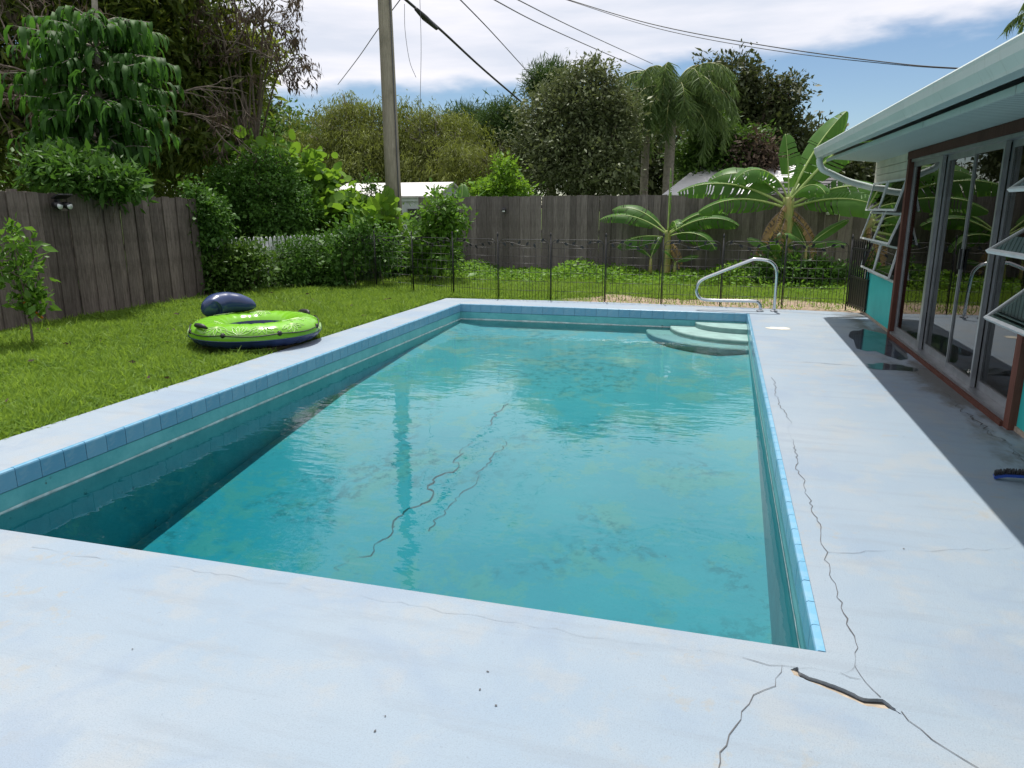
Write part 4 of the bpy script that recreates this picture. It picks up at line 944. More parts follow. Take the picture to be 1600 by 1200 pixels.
def roofpt(s, t):   # front slope
    return (s, t)
for r_i in range(7):
    t0, t1 = r_i / 7, (r_i + 1) / 7; ya, yb = -0.2 + t0 * (GD / 2 + 0.2), -0.2 + t1 * (GD / 2 + 0.2); za, zb2 = GZ0 + (GZ1 - GZ0) * t0, GZ0 + (GZ1 - GZ0) * t1
    xa, xb = -0.2 + t0 * 1.2, GW + 0.2 - t0 * 1.2
    n_ = max(3, int((xb - xa) / 0.3))
    for i in range(n_):
        x_0 = xa + (xb - xa) * i / n_ + 0.006; x_1 = xa + (xb - xa) * (i + 1) / n_ - 0.006
        dz = rf.uniform(0, 0.012)
        MB().add([(x_0, ya - 0.03, za + 0.02 + dz), (x_1, ya - 0.03, za + 0.02 + dz), (x_1, yb, zb2 + 0.006), (x_0, yb, zb2 + 0.006), (x_0, ya - 0.03, za - 0.012), (x_1, ya - 0.03, za - 0.012), (x_1, yb, zb2 - 0.02), (x_0, yb, zb2 - 0.02)], [(0, 1, 2, 3), (7, 6, 5, 4), (4, 5, 1, 0), (5, 6, 2, 1), (6, 7, 3, 2), (7, 4, 0, 3)]).build('shingle', 'shingle_dark', gz_)
MB().add([(-0.2, -0.2, GZ0 - .03), (GW + .2, -0.2, GZ0 - .03), (GW + .2, GD + .2, GZ0 - .03), (-.2, GD + .2, GZ0 - .03), (1.0, GD / 2, GZ1 - .03), (GW - 1.0, GD / 2, GZ1 - .03)], [(0, 1, 5, 4), (1, 2, 5), (2, 3, 4, 5), (3, 0, 4), (3, 2, 1, 0)]).build('roof_deck', 'shingle_dark', gz_)
for x in (0.05, GW - 0.05):
    for y in (0.05, GD - 0.05): MB().box(x - .06, x + .06, y - .06, y + .06, 0, GZ0).build('post', 'fence_dark', gz_)
MB().box(-0.1, GW + 0.1, -0.06, 0.0, GZ0 - 0.2, GZ0 - 0.035).build('beam', 'fence_dark', gz_)

# ================================================================== GRASS
rng = np.random.default_rng(12)
def grass(name, label, regions, ll, lw, mat, seed, up=0.8, lean=0.55, hole=None, ntint=None):
    r_ = np.random.default_rng(seed); PP = []
    for (xa, xb, ya, yb, dens) in regions:
        n_ = int((xb - xa) * (yb - ya) * dens); p = np.stack([r_.uniform(xa, xb, n_), r_.uniform(ya, yb, n_), np.full(n_, -0.03)], 1); PP.append(p)
    P = np.concatenate(PP)
    if hole is not None: P = P[hole(P, r_)]
    n_ = len(P); D = unit(np.stack([r_.normal(size=n_) * lean, r_.normal(size=n_) * lean, np.full(n_, up)], 1))
    clump = 0.5 + 0.5 * np.sin(P[:, 0] * 2.3 + np.sin(P[:, 1] * 1.7) * 2) * np.sin(P[:, 1] * 2.9 + np.sin(P[:, 0] * 1.1) * 2)
    clump2 = 0.5 + 0.5 * np.sin(P[:, 0] * 9 + 3 * np.sin(P[:, 1] * 5)) * np.sin(P[:, 1] * 8)
    L = ll * (0.55 + 0.6 * r_.random(n_)) * (0.45 + 0.65 * clump + 0.45 * clump2); W = lw * (0.7 + 0.6 * r_.random(n_))
    V, F, kk = leaves(P, D, L, W, r_, 'blade', 0.25)
    t = np.clip(0.5 * r_.random(n_) + 0.3 * clump + 0.2 * clump2, 0, 1)
    o = fast_mesh(name, V, F, LM[mat], None, np.repeat(t, kk)); o['kind'] = 'stuff'; o['label'] = label; o['category'] = 'grass'; return o
def lawn_hole(P, r_):
    edge = np.where(P[:, 1] < 11.85, -4.665 + 0.02 * np.sin(P[:, 1] * 5) + r_.normal(size=len(P)) * 0.015, 99)
    sandy = (P[:, 1] > 11.8) & (P[:, 1] < 13.15 + 0.35 * np.sin(P[:, 0] * 2.1)) & (P[:, 0] > -2.5 + 0.5 * np.sin(P[:, 1] * 3)) & (r_.random(len(P)) < 0.93)
    deckz = (P[:, 1] < 12.0 + 0.03 * r_.normal(size=len(P))) & (P[:, 0] > -4.66)
    fl_ = ((P[:, 0] + 5.22) ** 2 + (P[:, 1] - 7.3) ** 2 < 0.48)
    bare = (np.sin(P[:, 0] * 3.1 + 1) * np.sin(P[:, 1] * 2.3 + 0.5) > 0.86) & (r_.random(len(P)) < 0.6)
    return (P[:, 0] < edge) & ~sandy & ~deckz & ~fl_ & ~bare
grass('lawn_grass', 'bright green lawn grass along the pool and behind it', [(-9.0, -4.6, 1.8, 9.0, 5200), (-9.0, -4.4, 9.0, 12.6, 4200), (-7.9, 2.4, 11.9, 14.2, 2600), (-7.9, 2.6, 14.2, 17.6, 1500)], 0.10, 0.0115, 'lawn', 31, 0.75, 0.6, lawn_hole)
# taller tufts scattered over the lawn
def tufts():
    r_ = np.random.default_rng(40); nt_ = 420; c = np.stack([r_.uniform(-8.85, -4.75, nt_), r_.uniform(3.4, 12.4, nt_)], 1); P = np.repeat(c, 26, 0) + r_.normal(size=(nt_ * 26, 2)) * 0.055
    P = np.concatenate([P, np.full((len(P), 1), -0.03)], 1); P = P[((P[:, 0] + 5.22) ** 2 + (P[:, 1] - 7.3) ** 2 > 0.6) & (P[:, 0] < -4.69)]; n_ = len(P)
    D = unit(np.stack([r_.normal(size=n_) * .7, r_.normal(size=n_) * .7, np.full(n_, .8)], 1)); V, F, kk = leaves(P, D, 0.15 * (.5 + .8 * r_.random(n_)), 0.012, r_, 'blade', .45)
    o = fast_mesh('grass_tufts', V, F, LM['lawn'], None, np.repeat(r_.random(n_) * .8, kk)); o['kind'] = 'stuff'; o['label'] = 'longer darker tufts scattered over the lawn'; o['category'] = 'grass'
tufts()
# leafy weeds along the foot of the far fence
def weeds():
    r_ = np.random.default_rng(77); n_ = 15000
    P = np.stack([r_.uniform(-6.2, 2.9, n_), 17.4 - np.abs(r_.normal(size=n_)) * 1.1, np.zeros(n_)], 1)
    hgt = 0.16 + 0.14 * np.sin(P[:, 0] * 1.9 + 1) + 0.07 * np.sin(P[:, 0] * 5.3)
    P[:, 2] = r_.random(n_) ** 1.5 * np.clip(hgt, 0.08, 0.5); keep = (P[:, 1] > 13.6 + 0.5 * np.sin(P[:, 0] * 1.5)); P = P[keep]; n_ = len(P)
    D = unit(np.stack([r_.normal(size=n_), r_.normal(size=n_) - 0.3, r_.normal(size=n_) * 0.5 + 0.2], 1))
    V, F, kk = leaves(P, D, 0.075 * (0.6 + 0.8 * r_.random(n_)), 0.055 * (0.6 + 0.8 * r_.random(n_)), r_, 'leaf')
    o = fast_mesh('ground_cover', V, F, LM['weed'], None, np.repeat(r_.random(n_), kk)); o['kind'] = 'stuff'; o['label'] = 'leafy green weeds along the foot of the far fence'; o['category'] = 'weeds'
weeds()
# fallen dead leaves: a few on the lawn
rl = np.random.default_rng(5); n_ = 60
P = np.stack([rl.uniform(-8.6, -4.8, n_), rl.uniform(3.8, 11.5, n_), np.full(n_, 0.045)], 1); D = unit(np.stack([rl.normal(size=n_), rl.normal(size=n_), rl.normal(size=n_) * 0.2], 1))
V, F, kk = leaves(P, D, 0.09, 0.035, rl, 'leaf'); o = fast_mesh('fallen_leaves', V, F, LM['dead'], None, np.repeat(rl.random(n_), kk)); o['kind'] = 'stuff'; o['label'] = 'dry brown leaves scattered on the lawn'; o['category'] = 'leaves'
# ================================================================== VEGETATION
# --- banana plants
def banana_leaf(parent, org, base, az, elev, length, width, droop, seed, mat='banana', petiole=0.25, fold=0.25, tear=0.5, roll=0.0):
    r_ = random.Random(seed); nseg = 34; P = []; p = Vector(base); th = elev; h = Vector((math.cos(az), math.sin(az), 0))
    for i in range(nseg + 1):
        P.append(p.copy()); t = i / nseg; th2 = th - droop * (t ** 1.6); p = p + (h * math.cos(th2) + Vector((0, 0, 1)) * math.sin(th2)) * (length / nseg)
    side0 = Vector((-h.y, h.x, 0)); rl_ = roll * (1 if side0.y > 0 else -1); width *= 1.12; V = []; F = []; T = []; i0 = int(nseg * petiole)
    for s_ in (-1, 1):
        i = i0
        while i < nseg:
            m_ = r_.choice((1, 1, 2, 2, 3)) if r_.random() < tear else r_.choice((4, 5, 6)); m_ = min(m_, nseg - i); sag = r_.uniform(0, 0.6) * tear; sl_ = r_.uniform(0.88, 1.04)
            b = len(V)
            for q in range(m_ + 1):
                t = (i + q - i0) / (nseg - i0); wd = width / 2 * (math.sin(math.pi * min(1, t * 0.93 + 0.06)) ** 0.55) * sl_
                d = (P[min(i + q + 1, nseg)] - P[max(i + q - 1, 0)]).normalized(); up0 = d.cross(side0).normalized()
                if up0.z < -0.2: up0 = -up0
                side = side0 * math.cos(rl_) + up0 * math.sin(rl_); up = up0 * math.cos(rl_) - side0 * math.sin(rl_)
                shrink = 0.0 if m_ > 3 else (0.012 if q == 0 else (-0.012 if q == m_ else 0))
                c = P[i + q] + d * shrink
                outv = side * s_ * math.cos(fold) + up * math.sin(fold)
                V.append(c); V.append(c + outv * wd * 0.55 + d * wd * 0.12); V.append(c + (side * s_ * math.cos(fold - 0.5 - sag) + up * math.sin(fold - 0.5 - sag)) * wd * 0.5 + outv * wd * 0.5 + d * wd * 0.3)
                T += [r_.random() * 0.25 + 0.3] * 3
            for q in range(m_):
                a = b + q * 3
                for e in (0, 1): F.append((a + e, a + e + 1, a + e + 4)); F.append((a + e, a + e + 4, a + e + 3))
            i += m_
    o = fast_mesh('leaf', np.array([tuple(v) for v in V]) - np.array(org), F, LM[mat], parent, T)
    mb = MB(org); mb.tube(P, [max(0.004, 0.026 * (length / 1.6) * (1 - i / nseg)) for i in range(nseg + 1)], 6); mb.build('midrib', 'midrib' if mat == 'banana' else 'twig', o)
    return o
def banana(name, label, base, stem_h, r0, specs, seed, dry=0, pups=()):
    base = Vector(base); t = thing(name, base, label, 'banana plant'); top = base + Vector((0.02, 0, stem_h)); r_ = random.Random(seed)
    MB(base).tube(catmull([base, base + Vector((0.03, 0, stem_h * 0.5)), top], 6), [r0 * (1.15 - 0.5 * i / 12) for i in range(13)], 12).build('stem', 'stalk', t)
    for i, (az, el, L_, W_, dr) in enumerate(specs):
        banana_leaf(t, base, top - Vector((0, 0, 0.25 * (1 - el / 1.5) * stem_h / 1.5)), R(az), el, L_, W_, dr, seed * 31 + i, petiole=r_.uniform(0.14, 0.22), fold=r_.uniform(-0.45, 0.0), tear=r_.uniform(0.5, 0.95), roll=r_.uniform(0.45, 0.85))
    for i in range(dry):
        banana_leaf(t, base, base + Vector((0, 0, stem_h * r_.uniform(0.6, 0.95))), R(r_.uniform(0, 360)), -0.6, stem_h * r_.uniform(0.5, 0.75), 0.2, 1.1, seed * 57 + i, 'banana_dry', 0.1, -0.4, 0.9)
    for (dx, dy, h_, sp) in pups:
        b2 = base + Vector((dx, dy, 0)); tp = b2 + Vector((0, 0, h_)); MB(base).tube([b2, tp], [0.05, 0.025], 8).build('sucker_stem', 'stalk', t)
        for i, (az, el, L_, W_, dr) in enumerate(sp): banana_leaf(t, base, tp, R(az), el, L_, W_, dr, seed * 91 + i + int(dx * 100), petiole=0.12, fold=0.0, tear=0.15, roll=0.6)
    return t
# azimuth 0 = +X (towards the house), 180 = -X, 270 = towards the pool
banana('banana_plant', 'tall banana plant with broad arching leaves beside the house corner', (1.22, 16.3, -0.03), 1.75, 0.17,
       [(110, 1.38, 1.35, 0.50, 0.3), (35, 1.12, 2.2, 0.72, 0.45), (355, 0.92, 2.6, 0.74, 0.38), (200, 1.12, 1.55, 0.66, 2.3), (178, 0.82, 1.85, 0.66, 1.5), (188, 0.50, 2.35, 0.62, 1.0), (205, 0.30, 2.0, 0.56, 0.9), (5, 0.50, 2.1, 0.62, 1.1), (335, 0.30, 2.1, 0.66, 1.0), (300, 0.75, 1.3, 0.5, 1.6), (60, 0.8, 1.8, 0.6, 0.9)], 3, 7,
       ((0.42, -0.25, 0.75, [(10, 0.75, 0.95, 0.26, 0.35), (140, 1.1, 0.7, 0.26, 0.5), (330, 0.35, 0.8, 0.24, 0.7), (210, 0.8, 0.6, 0.25, 0.9)]), (-0.18, -0.35, 0.55, [(185, 0.9, 0.7, 0.28, 0.9), (270, 0.9, 0.6, 0.26, 0.9), (60, 1.2, 0.6, 0.24, 0.6)])))
banana('banana_plant', 'smaller banana plant standing alone at the grey fence', (-1.22, 16.9, -0.03), 1.05, 0.10,
       [(95, 1.50, 1.35, 0.10, 0.1), (170, 0.82, 1.5, 0.50, 1.2), (185, 0.62, 1.65, 0.46, 1.1), (10, 0.75, 1.45, 0.50, 1.2), (350, 0.58, 1.65, 0.48, 1.2), (200, 0.15, 1.2, 0.5, 0.9), (335, 0.3, 1.3, 0.5, 1.4), (285, 0.75, 1.1, 0.34, 1.7)], 5, 3,
       ((-0.32, -0.1, 0.45, [(190, 0.8, 0.6, 0.2, 0.7), (60, 1.1, 0.6, 0.18, 0.6)]), (0.22, -0.15, 0.35, [(350, 0.5, 0.55, 0.2, 0.6), (230, 0.9, 0.5, 0.18, 0.8)])))
def shrub(name, label, cat, base, blobs, ncl, per, ll, lw, mat, seed, droop=0.1, spread=0.12, shell=0.35, stems=5, r0=0.02, shape='leaf', lump=0.2, bark='bark', group=None, zmin=None):
    t = thing(name, base, label, cat, group); rr_ = random.Random(seed); mb = MB(base)
    for i in range(stems):
        b = rr_.choice(blobs); e = Vector((b[0] + rr_.uniform(-.5, .5) * b[3], b[1] + rr_.uniform(-.5, .5) * b[4], b[2] + rr_.uniform(-.2, .7) * b[5])); s_ = Vector(base) + Vector((rr_.uniform(-1, 1), rr_.uniform(-1, 1), 0)) * 0.06
        s_.z = base[2]
        if len(blobs) > 3: s_ = Vector((e.x, e.y, base[2]))
        mb.tube(catmull([s_, s_.lerp(e, 0.5) + Vector((rr_.uniform(-.1, .1), rr_.uniform(-.1, .1), 0.05)), e], 4), [r0 * (1 - 0.75 * i_ / 8) for i_ in range(9)], 6)
    mb.build('stems', bark, t)
    crown('foliage', blobs, ncl, per, ll, lw, mat, t, seed, droop, spread, shell, shape, lump, base, zmin=zmin)
    return t
shrub('leafy_shrub', 'dark leafy clump at the foot of the tall banana', 'shrub', (1.35, 15.7, -.03), [(1.2, 15.8, 0.25, 0.55, 0.5, 0.28), (1.9, 15.9, 0.2, 0.55, 0.5, 0.22)], 420, 12, 0.09, 0.05, 'hedge', 41, spread=0.09)

# --- sapling with an orange tie
sp0 = G(52, 540); sp0.z = -0.03
def sapling(base, label):
    t = thing('citrus_sapling', base, label, 'sapling'); top = base + Vector((-0.1, 0.05, 1.36)); mb = MB(base)
    mb.tube(catmull([base, base + Vector((0.01, 0, 0.5)), base + Vector((-0.04, 0, 0.95)), top], 5), [0.014 - 0.0007 * i for i in range(16)], 7)
    bl = []
    for (dx, dy, z_, r_) in ((-0.06, 0, 1.28, 0.12), (0.02, 0.1, 1.12, 0.13), (-0.22, 0.0, 1.12, 0.14), (-0.35, -0.1, 1.02, 0.15), (0.08, 0.1, 0.90, 0.14), (-0.12, 0.05, 0.95, 0.16), (0.14, -0.05, 0.88, 0.10), (-0.1, 0.1, 0.66, 0.14), (0.04, 0.0, 0.58, 0.14), (0.12, 0.05, 0.50, 0.12), (-0.15, 0, 0.76, 0.12)):
        e = base + Vector((dx, dy, z_)); bl.append((e.x, e.y, e.z, r_, r_, r_ * 0.9)); mb.tube([base + Vector((0, 0, z_ - 0.22)), e], [0.007, 0.003], 5)
    mb.build('trunk', 'bark', t)
    crown('foliage', bl, 95, 7, 0.095, 0.045, 'citrus', t, 9, 0.0, 0.055, 0.3, 'leaf', 0.1, base)
    a = G(38, 470); p1 = AX(38, 472, base.x + 0.02); p2 = AX(66, 497, base.x + 0.05)
    MB(base).tube([p1, p1.lerp(p2, 0.4), p2], [0.020, 0.013, 0.016], 8).build('orange_tie', 'orange', t)
    return t
sapling(sp0, 'thin citrus sapling with an orange tie on the lawn')
# --- citrus tree beside the pole
c0 = Vector((-5.95, 14.7, -0.03))
tree('citrus_tree', 'young bright green citrus tree beside the utility pole', 'tree', c0, [BL(690, 320, 26, 28, 14.7), BL(672, 360, 28, 28, 14.7), BL(704, 345, 26, 26, 14.7), BL(682, 400, 36, 30, 14.7), BL(655, 395, 20, 26, 14.7)], 330, 9, 0.13, 0.062, 'citrus', 0.03, 15, 0.15, 0.12, 0.25, height=0.5, nper=3, sub=2)
# --- hedge in front of the pickets
def along(px0, py0, px1, py1): return None
hb_ = []
for i, t_ in enumerate(np.linspace(0.08, 0.97, 9)):
    p = pa.lerp(pb, float(t_)); hb_.append((p.x + 0.42, p.y - 0.14, 0.42, 0.48, 0.5, 0.50 + 0.04 * math.sin(i * 2.1)))
shrub('clipped_hedge', 'long dark green hedge covering the white picket fence', 'hedge', (-8.2, 13.6, -.03), hb_[2:], 3600, 9, 0.06, 0.036, 'hedge', 51, 0.15, 0.09, 0.55, 20, 0.015, zmin=0.0)
shrub('leafy_shrub', 'loose bushy shrub at the end of the picket fence beside the dark fence', 'shrub', (-8.55, 11.6, -.03), [BL(345, 420, 50, 40, 11.7), BL(385, 425, 45, 38, 11.9), BL(330, 440, 30, 25, 11.5), BL(365, 400, 45, 22, 11.8)], 900, 9, 0.085, 0.042, 'flush', 53, 0.1, 0.11, 0.4, 14, 0.014, zmin=0.0)
# low climbing weeds on the wire fence in front of the hedge
shrub('climbing_vine', 'vine climbing the wire fence near the utility pole', 'vine', (-6.75, 13.1, -.03), [BL(535, 400, 22, 50, 13.2), BL(560, 370, 22, 30, 13.3), BL(600, 395, 22, 40, 13.5), BL(525, 440, 14, 20, 13.2)], 420, 8, 0.075, 0.05, 'vine', 55, 0.2, 0.12, 0.2, 8, 0.008, zmin=0.0)
# --- vine mound, sea grape, vines on the fence end
shrub('vine_mound', 'rounded mound of small-leaved vines behind the picket fence', 'vines', (-9.9, 14.4, -.03), [BL(420, 305, 55, 62, 14.6), BL(440, 335, 45, 45, 14.4), BL(370, 320, 45, 60, 14.6), BL(350, 350, 45, 40, 14.2)], 3200, 10, 0.065, 0.045, 'vine', 61, 0.35, 0.10, 0.72, 8, 0.03, lump=0.08)
shrub('vine_curtain', 'vines spilling over the end of the dark old fence', 'vines', (-9.0, 11.15, -.03), [BL(305, 345, 22, 55, 11.2), BL(298, 400, 16, 60, 11.15), BL(325, 340, 28, 36, 11.4)], 1000, 9, 0.07, 0.045, 'vine', 63, 0.4, 0.08, 0.4, 6, 0.012, zmin=0.0)
shrub('sea_grape', 'sea grape bush with large round bright leaves behind the hedge', 'bush', (-9.6, 15.6, -.03), [BL(470, 275, 40, 30, 15.6), BL(400, 255, 40, 26, 15.4), BL(505, 305, 34, 28, 15.8), BL(545, 335, 30, 26, 15.8), BL(588, 350, 22, 30, 15.6), BL(490, 330, 40, 34, 15.5)], 330, 5, 0.20, 0.20, 'grape', 65, 0.0, 0.22, 0.4, 16, 0.02, 'round')
shrub('leafy_shrub', 'tangled green shrub growing between the hedge and the shed', 'shrub', (-9.0, 16.3, -.03), [BL(500, 332, 46, 34, 16.3), BL(560, 355, 45, 30, 16.3), BL(600, 350, 20, 26, 16.2), BL(470, 345, 40, 36, 16.2), BL(582, 300, 7, 22, 16.4)], 1700, 9, 0.09, 0.05, 'flush', 67, 0.1, 0.14, 0.4, 16, 0.015)
# --- the tree with long drooping leaves
def drooping_tree():
    base = Vector((-9.85, 9.9, -0.03)); t = thing('drooping_leaf_tree', base, 'tree with tiers of long hanging green leaves behind the dark fence', 'tree'); r_ = np.random.default_rng(14); rr_ = random.Random(14)
    tr = catmull([base, base + Vector((0.05, 0.1, 2)), base + Vector((0.0, 0.35, 4)), base + Vector((0.05, 0.5, 5.6))], 6); mb = MB(base); mb.tube(tr, [0.085 - 0.0028 * i for i in range(len(tr))], 9)
    PP = []; DD = []; LL = []
    for i in range(175):
        z_ = 1.62 + 2.78 * (i / 175) + rr_.uniform(-0.1, 0.1); fz = (z_ - 1.62) / 2.78
        c = Vector((base.x, base.y + 0.35 * min(1, fz), z_)); az = rr_.uniform(0, 2 * math.pi); ln = (0.40 + 0.85 * math.sin(math.pi * min(1, 0.22 + 0.74 * (1 - fz)))) * rr_.uniform(0.55, 1.05)
        d = Vector((math.cos(az), math.sin(az), 0)); e = c + d * ln + Vector((0, 0, rr_.uniform(-0.05, 0.2))); pts = catmull([c, c + d * ln * 0.55 + Vector((0, 0, 0.16)), e], 4); mb.tube(pts, [0.016 - 0.0014 * q for q in range(9)], 5)
        for q in range(17):
            if rr_.random() < 0.06: continue
            s_ = 0.3 + 0.7 * (q // 2) / 8; p = pts[min(8, int(s_ * 8))]; sd = (1 if q % 2 else -1); dd = d * rr_.uniform(0.3, 0.9) + Vector((-d.y, d.x, 0)) * sd * rr_.uniform(0.5, 1.0) + Vector((0, 0, 0.25))
            PP.append(tuple(p)); DD.append(tuple(dd.normalized())); LL.append(rr_.uniform(0.20, 0.48))
    mb.build('trunk', 'bark_pale', t)
    P = np.array(PP); D = np.array(DD); L = np.array(LL); V, F, kk = leaves(P, D, L, L * 0.215, r_, 'long', nrm=np.tile([0.05, 0.02, 1.0], (len(P), 1)) + r_.normal(size=P.shape) * 0.25)
    fast_mesh('crown', V - np.array(base), F, LM['droop'], t, np.repeat(r_.random(len(P)), kk))
drooping_tree()
shrub('leafy_shrub', 'leafy bush rising above the dark old fence under the drooping tree', 'shrub', (-9.5, 8.9, -.03), [BL(130, 275, 60, 26, 8.9), BL(175, 285, 40, 22, 9.1), BL(80, 260, 34, 26, 8.7)], 420, 10, 0.13, 0.045, 'hedge', 71, -0.1, 0.12, 0.3, 10, 0.012)
# --- big dark mango tree and its neighbours at the left
tree('mango_tree', 'huge dark mango tree filling the corner behind the dark fence', 'tree', (-14.2, 13.6, -.03), [BL(40, 60, 170, 120, 13.5), BL(-90, 160, 120, 120, 12.5), BL(60, 220, 130, 80, 13.5), BL(230, 60, 90, 90, 14.5), BL(215, 190, 90, 90, 14.5), BL(-40, -60, 160, 110, 13), BL(140, -60, 120, 80, 14), BL(300, 210, 55, 70, 15), BL(260, -60, 80, 80, 14.5)], 2600, 15, 0.24, 0.065, 'mango', 0.35, 81, 0.35, 0.27, 0.62, height=2.2, nper=4)
tree('mango_tree', 'dark mango branch mass with yellow green tips beside the dry branches', 'tree', (-11.8, 16.4, -.03), [BL(330, 100, 75, 48, 16.5), BL(385, 85, 40, 30, 16.5), BL(300, 150, 60, 50, 16.5), BL(350, 145, 42, 42, 16.5), BL(270, 90, 60, 60, 16.5), BL(320, 200, 45, 55, 16.5), BL(300, 40, 50, 50, 16.8)], 1500, 13, 0.22, 0.06, 'mango_tip', 0.2, 83, 0.3, 0.24, 0.5, height=2.3, nper=4)
# dry branches with hanging dead leaf clumps
def dry_tree(name, label, base, tips, seed, r0=0.09, clumps=2):
    t = thing(name, base, label, 'tree'); rr_ = random.Random(seed); mb = MB(base); ends = []
    base = Vector(base); fork = base + Vector((0.2, 0, 3.0)); mb.tube(catmull([base, base.lerp(fork, .5) + Vector((.1, .1, 0)), fork], 5), [r0 * (1.3 - .05 * i) for i in range(11)], 8)
    def grow(p, d, ln, r, lev):
        n_ = 5; pts = [p]; dd = d.normalized()
        for i in range(n_): 
            dd = (dd + Vector((rr_.uniform(-1, 1), rr_.uniform(-1, 1), rr_.uniform(-.9, .7))) * 0.32).normalized(); pts.append(pts[-1] + dd * ln / n_)
        mb.tube(pts, [r * (1 - 0.11 * i) for i in range(n_ + 1)], 5 if lev else 6, cap=False); ends.append(pts[-1])
        if lev < 3:
            for q in range(3 if lev < 2 else 4):
                s_ = pts[rr_.randint(1, n_)]; grow(s_, dd + Vector((rr_.uniform(-1, 1), rr_.uniform(-1, 1), rr_.uniform(-.7, .6))) * 1.1, ln * rr_.uniform(0.42, 0.65), r * 0.5, lev + 1)
    for e in tips:
        e = Vector(e); s_ = fork + Vector((rr_.uniform(-.2, .2), rr_.uniform(-.2, .2), rr_.uniform(-.6, .3))); m_ = s_.lerp(e, .6) + Vector((0, 0, .3)); mb.tube(catmull([s_, m_, e], 5), [r0 * .55 * (1 - .065 * i) for i in range(11)], 6)
        for q in range(3): grow(e.lerp(m_, rr_.random() * 0.7), (e - m_).normalized() + Vector((rr_.uniform(-1, 1), rr_.uniform(-1, 1), rr_.uniform(-.4, .6))) * .8, rr_.uniform(.7, 1.25), 0.022, 0)
    mb.build('trunk', 'twig', t)
    r_ = np.random.default_rng(seed); E_ = np.array([tuple(e) for e in ends]); E_ = E_[r_.random(len(E_)) < 0.15]; P = np.repeat(E_, 7 * clumps, 0) + r_.normal(size=(len(E_) * 7 * clumps, 3)) * np.array([.06, .06, .07]); D = unit(r_.normal(size=P.shape) * .5 + np.array([0, 0, -1.0])); 
    V, F, kk = leaves(P, D, .15 * (.6 + .8 * r_.random(len(P))), .035, r_, 'leaf'); fast_mesh('dead_leaves', V - np.array(base), F, LM['dead'], t, np.repeat(r_.random(len(P)), kk)); return t
dry_tree('dry_tree', 'bare dry branches with hanging brown dead leaf clumps against the sky', (-11.4, 16.2, -.03), [AY(330, 20, 15.6), AY(390, 60, 15.6), AY(425, 90, 15.4), AY(400, 20, 15.8), AY(280, 15, 15.4), AY(350, 70, 15), AY(430, 40, 15.2), AY(360, -90, 15.5), AY(420, -60, 15.5), AY(290, -110, 15.5), AY(450, 100, 15.4)], 5, 0.055)
dry_tree('dry_tree', 'tangle of bare dry twigs in front of the mango tree', (-12.0, 12.0, -.03), [AY(30, 110, 11.2), AY(50, 160, 11.0), AY(90, 90, 11.3), AY(0, 60, 11.2), AY(330, 190, 13.6), AY(300, 140, 13.6)], 7, 0.045, 1)
# --- weeping trees in the middle
def weeping(name, label, base, blobs, nst, seed, mat='weep', lmax=1.9, group=None):
    t = thing(name, base, label, 'tree', group); limbs('trunk', base, blobs, 0.14, 'bark_pale', t, seed, 6, 4, base)
    r_ = np.random.default_rng(seed); nk = 95; kc, kd = sample_blobs(blobs, nk, r_, 0.7, 0.2); ki = r_.integers(0, nk, nst); c = kc[ki] + r_.normal(size=(nst, 3)) * np.array([.30, .30, .16]); d = unit(kd[ki] + r_.normal(size=(nst, 3)) * .3); c = c[d[:, 2] > -0.35]; d = d[d[:, 2] > -0.35]; ns = len(c); m_ = 13
    L = lmax * (0.25 + 0.75 * r_.random(ns)); tt = np.linspace(0, 1, m_)[None, :, None]; hd = d * np.array([1, 1, 0])
    P = c[:, None, :] + hd[:, None, :] * (0.45 * tt) + np.array([0, 0, 1.0]) * (0.22 * np.sin(tt * 2.6) - L[:, None, None] * tt ** 1.5) + r_.normal(size=(ns, m_, 3)) * 0.06
    P = P.reshape(-1, 3); D = unit(r_.normal(size=P.shape) * 0.5 + np.array([0, 0, -0.75]) + np.repeat(hd, m_, 0) * 0.3); n_ = len(P)
    V, F, kk = leaves(P, D, 0.20 * (.6 + .8 * r_.random(n_)), 0.032 * (.7 + .6 * r_.random(n_)), r_, 'leaf'); tq = np.clip(.35 * np.repeat(r_.random(ns), m_) + .25 * r_.random(n_) + .65 * (1 - np.tile(tt.ravel(), ns)) - .1, 0, 1)
    fast_mesh('crown', V - np.array(base), F, LM[mat], t, np.repeat(tq, kk)); return t
weeping('weeping_tree', 'tall brownish weeping tree behind the white shed', (-12.6, 25.5, 0), [BL(535, 172, 38, 28, 25.5), BL(500, 200, 40, 30, 25.2), BL(580, 178, 36, 28, 25.5), BL(475, 232, 32, 26, 25), BL(540, 218, 36, 26, 24.8), BL(590, 215, 34, 28, 24.8), BL(505, 250, 40, 26, 24.6), BL(570, 255, 44, 26, 24.5)], 2300, 91)
weeping('weeping_tree', 'yellow green weeping tree to the house side of the utility pole', (-9.8, 26, 0), [BL(650, 188, 34, 26, 26), BL(688, 200, 30, 24, 26), BL(715, 222, 30, 24, 26), BL(630, 215, 32, 28, 25.6), BL(672, 232, 34, 26, 25.5), BL(715, 255, 34, 24, 25.4), BL(645, 262, 40, 26, 25.3), BL(690, 272, 36, 22, 25.2)], 2100, 93)
weeping('weeping_bush', 'low yellowish weeping bush in front of the far pine', (-7.6, 24.5, 0), [BL(735, 255, 40, 26, 24.5), BL(760, 275, 30, 22, 24.3)], 700, 95, 'weep', 0.9)
